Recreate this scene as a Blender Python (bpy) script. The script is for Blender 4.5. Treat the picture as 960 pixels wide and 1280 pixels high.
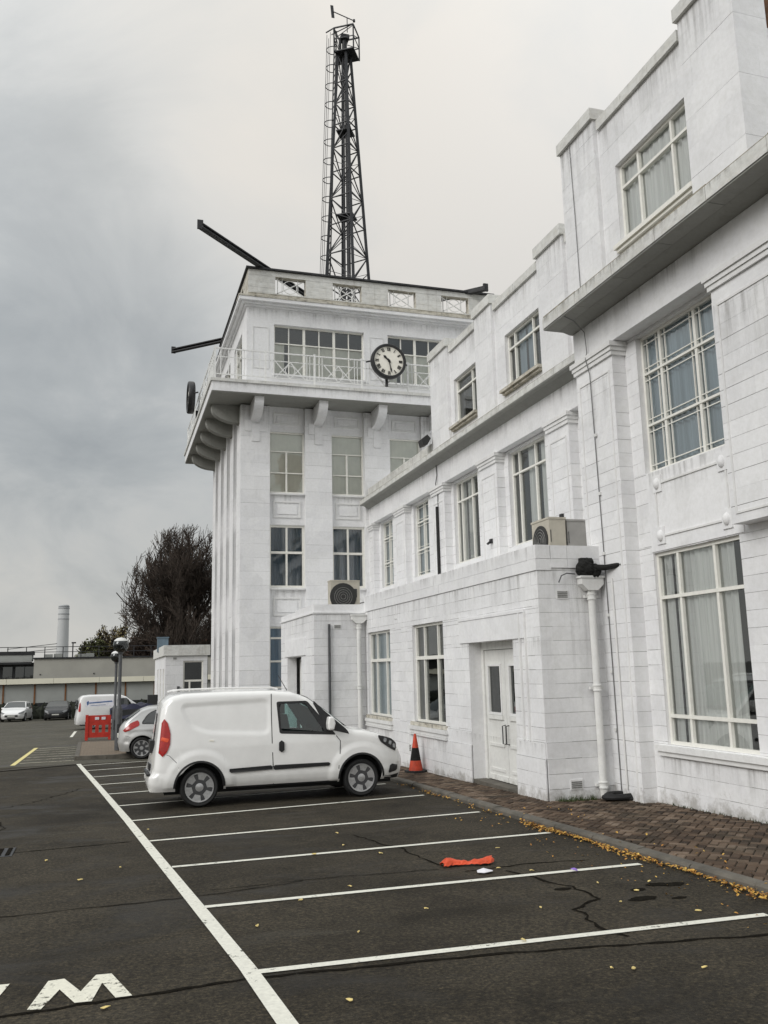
import bpy, bmesh, math, random
from math import sin, cos, pi, radians, sqrt, atan2
from mathutils import Vector, Matrix
random.seed(7)
sc = bpy.context.scene
for _o in list(bpy.data.objects): bpy.data.objects.remove(_o)
C = sc.collection
# ------------------------------------------------------------------ camera
R3 = Matrix(((0.95443757, 0.2967421, -0.03151261), (-0.29755408, 0.93838098, -0.17579166), (-0.02259395, 0.17715887, 0.98392289)))
EYE = Vector((0, 0, 1.85))
cam = bpy.data.cameras.new('camera'); camo = bpy.data.objects.new('camera', cam); C.objects.link(camo)
rt, fw, up = R3.col[0], R3.col[1], R3.col[2]
M = Matrix((rt, up, -fw)).transposed().to_4x4(); M.translation = EYE
camo.matrix_world = M
cam.sensor_width = 36; cam.sensor_fit = 'AUTO'; cam.lens = 1090 / 1280 * 36
cam.clip_start = 0.1; cam.clip_end = 6000
sc.camera = camo
# ------------------------------------------------------------------ light
sc.view_settings.view_transform = 'Standard'; sc.view_settings.look = 'None'
sc.view_settings.exposure = 0.13; sc.view_settings.gamma = 1
SUN_DIR = Vector((0.77, 0.37, -0.52)).normalized()      # direction the light travels
sl = bpy.data.lights.new('sun', 'SUN'); sl.energy = 1.5; sl.angle = radians(34); sl.color = (1, .985, .97)
so = bpy.data.objects.new('sun', sl); C.objects.link(so); so.location = (-20, -20, 40)
so.rotation_euler = SUN_DIR.to_track_quat('-Z', 'Y').to_euler()

def nd(t, typ, **kw):
    n = t.nodes.new(typ)
    for k, v in kw.items():
        setattr(n, k, v)
    return n
def lk(t, a, b): t.links.new(a, b)

w = bpy.data.worlds.new("World"); sc.world = w; w.use_nodes = True
t = w.node_tree; t.nodes.clear()
out = nd(t, 'ShaderNodeOutputWorld'); bg = nd(t, 'ShaderNodeBackground'); bg.inputs[1].default_value = 0.1
lk(t, bg.outputs[0], out.inputs[0])
sky = nd(t, 'ShaderNodeTexSky'); sky.sky_type = 'NISHITA'; sky.sun_disc = False
el = math.asin(-SUN_DIR.z); sky.sun_elevation = el; sky.sun_rotation = atan2(-SUN_DIR.x, -SUN_DIR.y)
sky.air_density = 1.4; sky.dust_density = 3
tc = nd(t, 'ShaderNodeTexCoord')
sep = nd(t, 'ShaderNodeSeparateXYZ'); lk(t, tc.outputs['Generated'], sep.inputs[0])
def mth(t, op, a, b=None, c=None, clamp=False):
    n = t.nodes.new('ShaderNodeMath'); n.operation = op; n.use_clamp = clamp
    for i, x in enumerate((a, b, c)):
        if x is None: continue
        if isinstance(x, (int, float)): n.inputs[i].default_value = x
        else: t.links.new(x, n.inputs[i])
    return n.outputs[0]
def ramp(t, fac, stops, interp='EASE'):
    r = t.nodes.new('ShaderNodeValToRGB'); r.color_ramp.interpolation = interp
    els = r.color_ramp.elements
    while len(els) < len(stops): els.new(0.5)
    for e, (p, c) in zip(els, stops):
        e.position = p; e.color = c if len(c) == 4 else (*c, 1)
    t.links.new(fac, r.inputs[0]); return r.outputs[0]
def mixc(t, fac, a, b, bt='MIX'):
    n = t.nodes.new('ShaderNodeMix'); n.data_type = 'RGBA'; n.blend_type = bt
    for i, x in ((0, fac), (6, a), (7, b)):
        if isinstance(x, (int, float)): n.inputs[i].default_value = x
        elif isinstance(x, tuple): n.inputs[i].default_value = (*x, 1) if len(x) == 3 else x
        else: t.links.new(x, n.inputs[i])
    return n.outputs[2]
def noise(t, vec, scale, detail=4, rough=.55, dist=0.0):
    n = t.nodes.new('ShaderNodeTexNoise'); n.inputs['Scale'].default_value = scale
    n.inputs['Detail'].default_value = detail; n.inputs['Roughness'].default_value = rough
    n.inputs['Distortion'].default_value = dist
    if vec is not None: t.links.new(vec, n.inputs['Vector'])
    return n.outputs[0]
def vscale(t, vec, s):
    n = t.nodes.new('ShaderNodeMapping'); n.inputs['Scale'].default_value = s
    t.links.new(vec, n.inputs[0]); return n.outputs[0]
# an overcast deck: direction projected on to a plane above the viewer
zc = mth(t, 'ADD', mth(t, 'MAXIMUM', sep.outputs[2], 0.0), 0.55)
cx = mth(t, 'DIVIDE', sep.outputs[0], zc); cy = mth(t, 'DIVIDE', sep.outputs[1], zc)
cmb = nd(t, 'ShaderNodeCombineXYZ'); lk(t, cx, cmb.inputs[0]); lk(t, cy, cmb.inputs[1]); cmb.inputs[2].default_value = 3.1
mp = nd(t, 'ShaderNodeMapping'); mp.inputs['Location'].default_value = (0.55, 0.25, 0); lk(t, cmb.outputs[0], mp.inputs[0])
n1 = noise(t, mp.outputs[0], 1.5, 4, .5, .3)
n2 = noise(t, mp.outputs[0], 4.6, 7, .58, .5)
cl = mth(t, 'ADD', mth(t, 'MULTIPLY', n1, .50), mth(t, 'MULTIPLY', n2, .50))
def lobe(dx, dy, dz, k):
    v = nd(t, 'ShaderNodeVectorMath'); v.operation = 'DOT_PRODUCT'
    nv = Vector((dx, dy, dz)).normalized(); lk(t, tc.outputs['Generated'], v.inputs[0]); v.inputs[1].default_value = nv
    return mth(t, 'POWER', mth(t, 'MAXIMUM', v.outputs['Value'], 0.0), k)
# a heavier bank of cloud to the left of the tower, thinner brighter cloud to the right
cl = mth(t, 'SUBTRACT', cl, mth(t, 'MULTIPLY', lobe(-.035, .88, .475, 45.0), .15))
cl = mth(t, 'SUBTRACT', cl, mth(t, 'MULTIPLY', lobe(.06, .95, .28, 50.0), .09))
cl = mth(t, 'ADD', cl, mth(t, 'MULTIPLY', lobe(.105, .85, .51, 260.0), .13))
cl = mth(t, 'ADD', cl, mth(t, 'MULTIPLY', lobe(0.45, .70, .55, 14.0), .12))
cc = ramp(t, cl, [(0.26, (2.75, 3.0, 3.2)), (0.38, (3.55, 3.78, 3.92)), (0.46, (4.45, 4.6, 4.65)), (0.53, (5.05, 5.08, 5.0)), (0.64, (5.6, 5.45, 5.2))], 'LINEAR')
zen = mth(t, 'ADD', mth(t, 'MULTIPLY', mth(t, 'POWER', mth(t, 'MAXIMUM', sep.outputs[2], 0.0), 2.2), 1.75), 0.98)
comb = nd(t, 'ShaderNodeCombineXYZ')
for i in range(3): lk(t, zen, comb.inputs[i])
cc = mixc(t, 1.0, cc, comb.outputs[0], 'MULTIPLY')
hz = mth(t, 'POWER', mth(t, 'SUBTRACT', 1.0, mth(t, 'MAXIMUM', sep.outputs[2], 0.0), clamp=True), 9.0)
cc = mixc(t, mth(t, 'MULTIPLY', lobe(.14, .76, .64, 22.0), .45), cc, (6.7, 6.2, 5.45))
cc = mixc(t, mth(t, 'MULTIPLY', hz, .6), cc, (6.1, 5.95, 5.5))
lk(t, mixc(t, 0.95, sky.outputs[0], cc), bg.inputs[0])

# ------------------------------------------------------------------ materials
def material(name):
    m = bpy.data.materials.new(name); m.use_nodes = True; t = m.node_tree; t.nodes.clear()
    o = t.nodes.new('ShaderNodeOutputMaterial'); p = t.nodes.new('ShaderNodeBsdfPrincipled'); t.links.new(p.outputs[0], o.inputs[0])
    g = t.nodes.new('ShaderNodeNewGeometry')
    return m, t, p, g.outputs['Position'], o
def setp(p, **kw):
    for k, v in kw.items():
        k = {'rough': 'Roughness', 'metal': 'Metallic', 'spec': 'Specular IOR Level', 'coat': 'Coat Weight', 'coatr': 'Coat Roughness'}[k]
        p.inputs[k].default_value = v
def bump(t, p, h, strength, dist):
    b = t.nodes.new('ShaderNodeBump'); b.inputs['Strength'].default_value = strength; b.inputs['Distance'].default_value = dist
    t.links.new(h, b.inputs['Height']); t.links.new(b.outputs[0], p.inputs['Normal'])
def plain(name, c, rough=.6, var=.12, scale=6, metal=0, spec=.5, coat=0, b=0, bs=60):
    m, t, p, pos, o = material(name)
    n = noise(t, pos, scale, 5)
    a = tuple(x * (1 - var) for x in c); bb = tuple(min(1, x * (1 + var)) for x in c)
    lk(t, ramp(t, n, [(.3, a), (.7, bb)], 'LINEAR'), p.inputs['Base Color'])
    setp(p, rough=rough, metal=metal, spec=spec, coat=coat, coatr=.04)
    if b: bump(t, p, noise(t, pos, bs, 3), b, .01)
    return m
def painted(name, c, stain=.22, stainc=(.33, .31, .27), heavy=0.0, b=.35):
    m, t, p, pos, o = material(name)
    base = ramp(t, noise(t, pos, 1.1, 6, .6), [(.3, tuple(x * .93 for x in c)), (.7, c)], 'LINEAR')
    fine = ramp(t, noise(t, pos, 14, 6, .7), [(.35, (.93, .93, .92)), (.6, (1, 1, 1))], 'LINEAR')
    col = mixc(t, 1.0, base, fine, 'MULTIPLY')
    st = noise(t, vscale(t, pos, (3.2, 3.2, .7)), 1.0, 7, .7, .6)
    sf = ramp(t, st, [(.55, (0, 0, 0)), (.80, (1, 1, 1))], 'LINEAR')
    col = mixc(t, mth(t, 'MULTIPLY', sf, stain), col, stainc)
    sp = ramp(t, noise(t, pos, 3.3, 8, .75), [(.62, (0, 0, 0)), (.74, (1, 1, 1))], 'LINEAR')
    col = mixc(t, mth(t, 'MULTIPLY', sp, stain * .6), col, stainc)
    pt = ramp(t, noise(t, pos, .9, 3, .5, 1.2), [(.47, (1, 1, 1)), (.53, (.955, .955, .96))], 'LINEAR'); pt2 = ramp(t, noise(t, pos, 2.1, 2, .5, .8), [(.58, (1, 1, 1)), (.62, (.955, .955, .95))], 'LINEAR')
    col = mixc(t, 1.0, col, pt, 'MULTIPLY'); col = mixc(t, .8, col, pt2, 'MULTIPLY')
    run = ramp(t, noise(t, vscale(t, pos, (9, 9, .22)), 1.0, 5, .6), [(.60, (0, 0, 0)), (.72, (1, 1, 1))], 'LINEAR')
    col = mixc(t, mth(t, 'MULTIPLY', run, stain * .55), col, stainc)
    spz = t.nodes.new('ShaderNodeSeparateXYZ'); t.links.new(pos, spz.inputs[0])
    ab = mth(t, 'ADD', spz.outputs[2], mth(t, 'MULTIPLY', spz.outputs[1], .02))          # height above the sloping ground: rain splash
    sl_ = ramp(t, mth(t, 'ADD', ab, mth(t, 'MULTIPLY', mth(t, 'SUBTRACT', noise(t, pos, 5, 6, .7), .5), .9)), [(.0, (1, 1, 1)), (.20, (0, 0, 0))], 'LINEAR')
    col = mixc(t, mth(t, 'MULTIPLY', sl_, .55), col, (.20, .18, .14))
    if heavy:
        h1 = ramp(t, noise(t, vscale(t, pos, (2.2, 2.2, 5)), 1.6, 8, .75), [(.42, (0, 0, 0)), (.62, (1, 1, 1))], 'LINEAR')
        h2 = noise(t, pos, 9, 5)
        col = mixc(t, mth(t, 'MULTIPLY', h1, heavy), col, ramp(t, h2, [(.35, (.045, .043, .04)), (.6, (.40, .36, .27))], 'LINEAR'))
    oi = t.nodes.new('ShaderNodeObjectInfo')
    rv = mth(t, 'ADD', mth(t, 'MULTIPLY', oi.outputs['Random'], .07), .95, clamp=False)
    cb = t.nodes.new('ShaderNodeCombineXYZ')
    for i in range(3): lk(t, rv, cb.inputs[i])
    col = mixc(t, 1.0, col, cb.outputs[0], 'MULTIPLY')
    lk(t, col, p.inputs['Base Color']); setp(p, rough=.62, spec=.35)
    hh = mth(t, 'ADD', mth(t, 'MULTIPLY', noise(t, pos, 45, 4, .6), .5), noise(t, pos, 5, 4, .6))
    bump(t, p, hh, b, .012)
    return m
def glass(name, tint, refl=.10, blend=.35):
    m = bpy.data.materials.new(name); m.use_nodes = True; t = m.node_tree; t.nodes.clear()
    o = t.nodes.new('ShaderNodeOutputMaterial'); mx = t.nodes.new('ShaderNodeMixShader')
    tr = t.nodes.new('ShaderNodeBsdfTransparent'); tr.inputs[0].default_value = (*tint, 1)
    gl = t.nodes.new('ShaderNodeBsdfGlossy'); gl.inputs['Roughness'].default_value = .02; gl.inputs[0].default_value = (.92, .95, .95, 1)
    g = t.nodes.new('ShaderNodeNewGeometry'); b = t.nodes.new('ShaderNodeBump'); b.inputs['Strength'].default_value = .10; b.inputs['Distance'].default_value = .01
    t.links.new(noise(t, g.outputs['Position'], 1.6, 2), b.inputs['Height']); t.links.new(b.outputs[0], gl.inputs['Normal'])
    lw = t.nodes.new('ShaderNodeLayerWeight'); lw.inputs[0].default_value = blend
    f = mth(t, 'ADD', mth(t, 'MULTIPLY', lw.outputs['Fresnel'], .9), refl, clamp=True)
    t.links.new(f, mx.inputs[0]); t.links.new(tr.outputs[0], mx.inputs[1]); t.links.new(gl.outputs[0], mx.inputs[2]); t.links.new(mx.outputs[0], o.inputs[0])
    return m
MT = {}
MT['wall'] = painted('painted_blockwork', (.86, .86, .865), stain=.11)
MT['wallsmooth'] = painted('painted_render', (.86, .86, .865), stain=.10, b=.2)
MT['soffit'] = painted('shaded_weathered_soffit', (.30, .30, .275), stain=.4, stainc=(.12, .12, .10), b=.2)  # grey set dark: underside shade put into the colour, besides grime
MT['joint'] = plain('dirty_joint', (.22, .215, .20), .9, .3, 9)
MT['trim'] = painted('painted_trim', (.82, .82, .81), stain=.2, b=.15)
MT['coping'] = painted('weathered_coping', (.76, .76, .73), stain=.60, heavy=.26)
MT['moss'] = painted('mossy_ledge', (.28, .26, .20), stain=.6, heavy=.85)
MT['ledge'] = painted('stained_ledge', (.66, .63, .55), stain=.5, heavy=.8)
MT['frame'] = plain('cream_window_frame', (.80, .79, .73), .35, .05, 12)
MT['white_metal'] = plain('white_painted_metal', (.78, .78, .76), .45, .10, 9)
MT['glass'] = glass('window_glass', (.96, .98, .98), .10)
MT['glassblue'] = glass('blue_film_glass', (.30, .40, .50), .08)
MT['vglass'] = glass('vehicle_glass', (.42, .58, .56), .09, .3)
MT['vglassdark'] = glass('dark_vehicle_glass', (.10, .12, .13), .10, .3)
def cloth(name, c):
    m, t, p, pos, o = material(name)
    n = noise(t, vscale(t, pos, (22, 22, .5)), 1.0, 3)
    lk(t, ramp(t, n, [(.3, tuple(x * .72 for x in c)), (.7, c)], 'LINEAR'), p.inputs['Base Color']); setp(p, rough=.9, spec=.1)
    return m
MT['curt_pale'] = cloth('pale_curtain', (.88, .88, .85)); MT['curt_blue'] = cloth('blue_grey_curtain', (.42, .50, .55)); MT['curt_film'] = cloth('blue_blind', (.16, .30, .44))
MT['curt_dark'] = cloth('dark_blue_curtain', (.13, .19, .25)); MT['blind'] = plain('cream_blind', (.88, .86, .77), .9, .06, 3)
MT['cablegrey'] = plain('grey_cable', (.16, .16, .16), .6)
MT['interior'] = plain('dim_room', (.055, .055, .055), .9)
MT['dark_metal'] = plain('dark_steel', (.028, .029, .032), .55, .3, 20)
MT['beam'] = plain('weathered_dark_beam', (.03, .03, .032), .7, .4, 6)
MT['black'] = plain('black_rubber', (.012, .012, .012), .75, .2, 30)
MT['blackplastic'] = plain('black_plastic', (.018, .018, .019), .45, .2, 30)
MT['soot'] = plain('sooty_black', (.008, .008, .007), .95, .4, 20, b=.8, bs=30)
MT['roof'] = plain('grey_roof_felt', (.12, .12, .12), .9, .25, 4)
MT['pipe'] = painted('painted_iron_pipe', (.79, .79, .77), stain=.25, b=.1)
MT['greypipe'] = plain('dark_grey_pipe', (.075, .078, .082), .5, .2, 8)
MT['ac'] = plain('beige_casing', (.46, .43, .36), .55, .1, 5)
MT['acgrey'] = plain('grey_casing', (.40, .39, .37), .55, .1, 5)
MT['grille'] = plain('dark_fan_grille', (.025, .025, .024), .6, .2, 30)
MT['vent'] = plain('grey_vent_grille', (.20, .20, .19), .7, .3, 30)
MT['door'] = painted('painted_door', (.80, .80, .77), stain=.22, b=.08)
def brickm(name, c1, c2, mortar, sc_, rot=0):
    m, t, p, pos, o = material(name)
    b = t.nodes.new('ShaderNodeTexBrick'); b.inputs['Scale'].default_value = sc_
    b.inputs['Color1'].default_value = (*c1, 1); b.inputs['Color2'].default_value = (*c2, 1); b.inputs['Mortar'].default_value = (*mortar, 1)
    b.inputs['Mortar Size'].default_value = .018
    mpn = t.nodes.new('ShaderNodeMapping'); mpn.inputs['Rotation'].default_value = rot if rot else (0, 0, 0)
    lk(t, pos, mpn.inputs[0]); lk(t, mpn.outputs[0], b.inputs[0])
    col = mixc(t, .5, b.outputs[0], ramp(t, noise(t, pos, 5, 6), [(.3, c1), (.7, c2)]), 'MIX')
    lk(t, col, p.inputs['Base Color']); setp(p, rough=.85)
    return m
MT['brick'] = brickm('brown_brickwork', (.20, .10, .05), (.28, .155, .085), (.20, .17, .14), 2.2, (0, pi / 2, pi / 2))
MT['islandpave'] = brickm('island_paving', (.14, .105, .07), (.20, .155, .11), (.06, .05, .04), 2.4)

def asphalt(name, c, c2, wet=.5, scale=1.0):
    m, t, p, pos, o = material(name)
    big = noise(t, pos, .35 * scale, 6, .6, .4); mid = noise(t, pos, 1.6 * scale, 7, .65, .3); fine = noise(t, pos, 34, 5, .8); grit = noise(t, pos, 95, 3, .7)
    mm = mth(t, 'ADD', mth(t, 'MULTIPLY', big, .55), mth(t, 'MULTIPLY', mid, .45))
    col = ramp(t, mm, [(.36, c), (.50, tuple(.5 * (a + b) for a, b in zip(c, c2))), (.66, c2)], 'LINEAR')
    sp = ramp(t, fine, [(.34, (.22, .22, .22)), (.50, (.9, .9, .9)), (.60, (1.7, 1.66, 1.55)), (.72, (3.6, 3.45, 3.1))], 'LINEAR')
    col = mixc(t, 1.0, col, sp, 'MULTIPLY')
    gr = ramp(t, grit, [(.66, (0, 0, 0)), (.74, (1, 1, 1))], 'LINEAR')
    col = mixc(t, mth(t, 'MULTIPLY', gr, .55), col, (.15, .14, .115))
    scuff = ramp(t, noise(t, vscale(t, pos, (.6, 1.3, 1)), 1.25, 7, .68, .5), [(.57, (0, 0, 0)), (.74, (1, 1, 1))], 'LINEAR')
    col = mixc(t, mth(t, 'MULTIPLY', scuff, .40), col, (.088, .082, .068))
    wet = ramp(t, noise(t, vscale(t, pos, (.8, 1.3, 1)), .75, 5, .55, .6), [(.52, (0, 0, 0)), (.66, (1, 1, 1))], 'LINEAR')
    col = mixc(t, mth(t, 'MULTIPLY', wet, .55), col, tuple(x * .55 for x in c))
    oil = ramp(t, noise(t, pos, 1.9, 3, .5, .3), [(.70, (0, 0, 0)), (.76, (1, 1, 1))], 'LINEAR')
    col = mixc(t, mth(t, 'MULTIPLY', oil, .6), col, tuple(x * .45 for x in c))
    lk(t, col, p.inputs['Base Color'])
    rg = mth(t, 'SUBTRACT', .84, mth(t, 'MULTIPLY', wet, .30)); lk(t, rg, p.inputs['Roughness']); setp(p, spec=.20)
    bump(t, p, mth(t, 'ADD', fine, mth(t, 'MULTIPLY', grit, .5)), .6, .006)
    return m
MT['asphalt'] = asphalt('worn_asphalt', (.0165, .0136, .0090), (.056, .0475, .0335))
MT['asphaltold'] = asphalt('aged_grey_asphalt', (.062, .058, .046), (.105, .099, .080))
MT['tar'] = plain('tar_joint', (.0125, .011, .0085), 1.0, .3, 20, spec=.03)
MT['field'] = plain('far_ground', (.06, .06, .05), .95, .3, .2)
def linepaint(name, c, wear):
    m, t, p, pos, o = material(name)
    n = noise(t, pos, 16, 8, .75); n2 = noise(t, pos, 2.2, 3)
    f = mth(t, 'ADD', mth(t, 'MULTIPLY', n, .75), mth(t, 'MULTIPLY', n2, .25))
    f = ramp(t, f, [(wear - .03, (1, 1, 1)), (wear + .03, (0, 0, 0))], 'LINEAR')
    col = ramp(t, noise(t, pos, 30, 5), [(.3, tuple(x * .82 for x in c)), (.7, c)], 'LINEAR')
    lk(t, col, p.inputs['Base Color']); setp(p, rough=.7, spec=.3)
    tr = t.nodes.new('ShaderNodeBsdfTransparent'); mx = t.nodes.new('ShaderNodeMixShader')
    lk(t, f, mx.inputs[0]); lk(t, tr.outputs[0], mx.inputs[1]); lk(t, p.outputs[0], mx.inputs[2]); lk(t, mx.outputs[0], o.inputs[0])
    return m
MT['scuff'] = linepaint('pale_scuff', (.115, .108, .092), .50)
MT['line'] = linepaint('white_road_paint', (.78, .77, .68), .60)
MT['lineworn'] = linepaint('worn_white_road_paint', (.80, .78, .66), .57)
MT['yellow'] = linepaint('yellow_road_paint', (.78, .68, .30), .62)
MT['faded'] = linepaint('faded_hatching_paint', (.46, .43, .33), .53)
m = bpy.data.materials.new('rain_streak'); m.use_nodes = True; t = m.node_tree; t.nodes.clear(); MT['streak'] = m          # ragged run-off stains below ledges
o = t.nodes.new('ShaderNodeOutputMaterial'); p = t.nodes.new('ShaderNodeBsdfPrincipled'); g = t.nodes.new('ShaderNodeNewGeometry'); tcs = t.nodes.new('ShaderNodeTexCoord'); sg = t.nodes.new('ShaderNodeSeparateXYZ'); lk(t, tcs.outputs['Generated'], sg.inputs[0])
nz = noise(t, vscale(t, g.outputs['Position'], (11, 11, .5)), 1.0, 6, .7); nz2 = noise(t, vscale(t, g.outputs['Position'], (3, 3, 1.2)), 1.0, 4, .6)
fa = mth(t, 'MULTIPLY', ramp(t, mth(t, 'ADD', mth(t, 'MULTIPLY', nz, .7), mth(t, 'MULTIPLY', nz2, .3)), [(.48, (0, 0, 0)), (.68, (1, 1, 1))], 'LINEAR'), mth(t, 'POWER', sg.outputs[2], 1.6)); fa = mth(t, 'MULTIPLY', fa, .40)
p.inputs['Base Color'].default_value = (.13, .12, .095, 1); p.inputs['Roughness'].default_value = .9
tr = t.nodes.new('ShaderNodeBsdfTransparent'); mx = t.nodes.new('ShaderNodeMixShader'); lk(t, fa, mx.inputs[0]); lk(t, tr.outputs[0], mx.inputs[1]); lk(t, p.outputs[0], mx.inputs[2]); lk(t, mx.outputs[0], o.inputs[0])
MT['paver'] = None
m, t, p, pos, o = material('brown_pavers'); MT['paver'] = m
at = t.nodes.new('ShaderNodeAttribute'); at.attribute_name = 'tone'; oi = t.nodes.new('ShaderNodeObjectInfo')     # one tone per paver
wv = mth(t, 'FRACT', mth(t, 'ADD', oi.outputs['Random'], at.outputs['Fac']))
nn = mth(t, 'ADD', mth(t, 'MULTIPLY', noise(t, pos, 2.0, 3, .5), .5), mth(t, 'MULTIPLY', wv, .5))
col = ramp(t, nn, [(.22, (.030, .019, .012)), (.45, (.075, .049, .032)), (.62, (.125, .086, .058)), (.8, (.20, .15, .11))], 'LINEAR')
col = mixc(t, mth(t, 'MULTIPLY', ramp(t, noise(t, pos, 1.4, 6, .7), [(.45, (0, 0, 0)), (.7, (1, 1, 1))], 'LINEAR'), .6), col, (.035, .032, .022))
lk(t, col, p.inputs['Base Color']); setp(p, rough=.85, spec=.25); bump(t, p, noise(t, pos, 60, 4, .7), .6, .006)
MT['paverbed'] = plain('mossy_joint', (.022, .022, .013), .95, .3, 8)
MT['kerb'] = plain('worn_kerb_concrete', (.105, .095, .078), .85, .35, 3.5, b=.5, bs=50)
def carpaint(name, c, metal=0, rough=.28):
    m, t, p, pos, o = material(name)
    d = ramp(t, noise(t, pos, 2.2, 6, .65), [(.35, tuple(x * .93 for x in c)), (.65, c)], 'LINEAR')
    sepz = t.nodes.new('ShaderNodeTexCoord'); s2 = t.nodes.new('ShaderNodeSeparateXYZ'); t.links.new(sepz.outputs['Object'], s2.inputs[0])
    lowd = ramp(t, mth(t, 'ADD', s2.outputs[2], mth(t, 'MULTIPLY', noise(t, pos, 7, 5), .35)), [(.35, (1, 1, 1)), (.85, (0, 0, 0))], 'LINEAR')
    d = mixc(t, mth(t, 'MULTIPLY', lowd, .30 if max(c) > .1 else .04), d, (.20, .18, .15))
    lk(t, d, p.inputs['Base Color']); setp(p, rough=rough, metal=metal, coat=.5, coatr=.06)
    return m
MT['vanwhite'] = carpaint('white_van_paint', (.90, .895, .875), 0, .20); MT['silver'] = carpaint('silver_car_paint', (.55, .55, .54), .35, .35)
MT['carwhite'] = carpaint('white_car_paint', (.80, .80, .79)); MT['carblack'] = carpaint('black_car_paint', (.008, .009, .011), 0, .45)
MT['redlens'] = plain('red_lens', (.36, .012, .01), .18, .2, 20, coat=.6); MT['lens'] = plain('clear_lamp_lens', (.30, .31, .32), .12, .4, 30, coat=1)
MT['alloy'] = plain('silver_wheel', (.50, .50, .50), .28, .15, 30, metal=.6)
MT['seat'] = plain('grey_seat_cloth', (.04, .042, .045), .9)
MT['coneorange'] = plain('cone_orange', (.46, .048, .016), .6, .35, 9)
MT['wheelback'] = plain('wheel_backing', (.05, .05, .052), .5, .2, 20)
MT['orange'] = plain('orange_plastic', (.66, .075, .02), .5, .2, 8); MT['redplastic'] = plain('red_plastic', (.50, .035, .020), .45, .2, 5)
MT['paper'] = plain('white_litter', (.75, .74, .78), .7); MT['purple'] = plain('purple_litter', (.30, .18, .62), .6)
MT['navy'] = plain('navy_blue_sheet', (.008, .010, .035), .6)
MT['cream'] = plain('cream_render', (.37, .36, .32), .85, .08, .6); MT['fascia'] = plain('cream_fascia', (.74, .71, .58), .6, .06, .5)
MT['panelgrey'] = plain('pale_grey_panel', (.34, .35, .33), .75, .08, .8); MT['brownpost'] = plain('brown_post', (.20, .085, .03), .7, .2, 2)
MT['darkwall'] = plain('dark_cladding', (.018, .019, .02), .7, .3, 1)
MT['chimney'] = plain('pale_concrete_stack', (.50, .51, .51), .9, .06, .1); MT['chimneyband'] = plain('grey_stack_band', (.32, .33, .34), .9)
MT['bark'] = plain('dark_bark', (.050, .037, .028), .95, .4, 3)
MT['greenleaf'] = plain('olive_leaves', (.075, .085, .025), .8, .5, 1.2); MT['redleaf'] = plain('copper_leaves', (.055, .026, .014), .85, .5, 1.2)
MT['yellowtwig'] = plain('yellowing_leaves', (.24, .20, .09), .85, .4, 1.2)
MT['hedge'] = plain('dark_hedge', (.014, .017, .010), .95, .5, 4)
m, t, p, pos, o = material('autumn_leaf_litter'); MT['leaf'] = m
lk(t, ramp(t, noise(t, pos, 28, 2, .5), [(.30, (.12, .045, .012)), (.42, (.34, .14, .025)), (.54, (.52, .30, .05)), (.70, (.66, .46, .12))], 'LINEAR'), p.inputs['Base Color']); setp(p, rough=.7)
MT['paleleaf'] = plain('pale_fallen_leaf', (.66, .52, .20), .7, .2, 20)
MT['grass'] = plain('weed_green', (.045, .065, .02), .9, .4, 12)
MT['dial'] = plain('cream_dial', (.84, .81, .72), .5, .06, 4); MT['lampglass'] = glass('lamp_globe', (.22, .23, .23), .05, .30)
MT['bluebox'] = plain('blue_grey_box', (.12, .17, .21), .6); MT['label'] = plain('blue_lettering', (.06, .13, .30), .5); MT['plate'] = plain('number_plate', (.60, .60, .55), .5)
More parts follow.
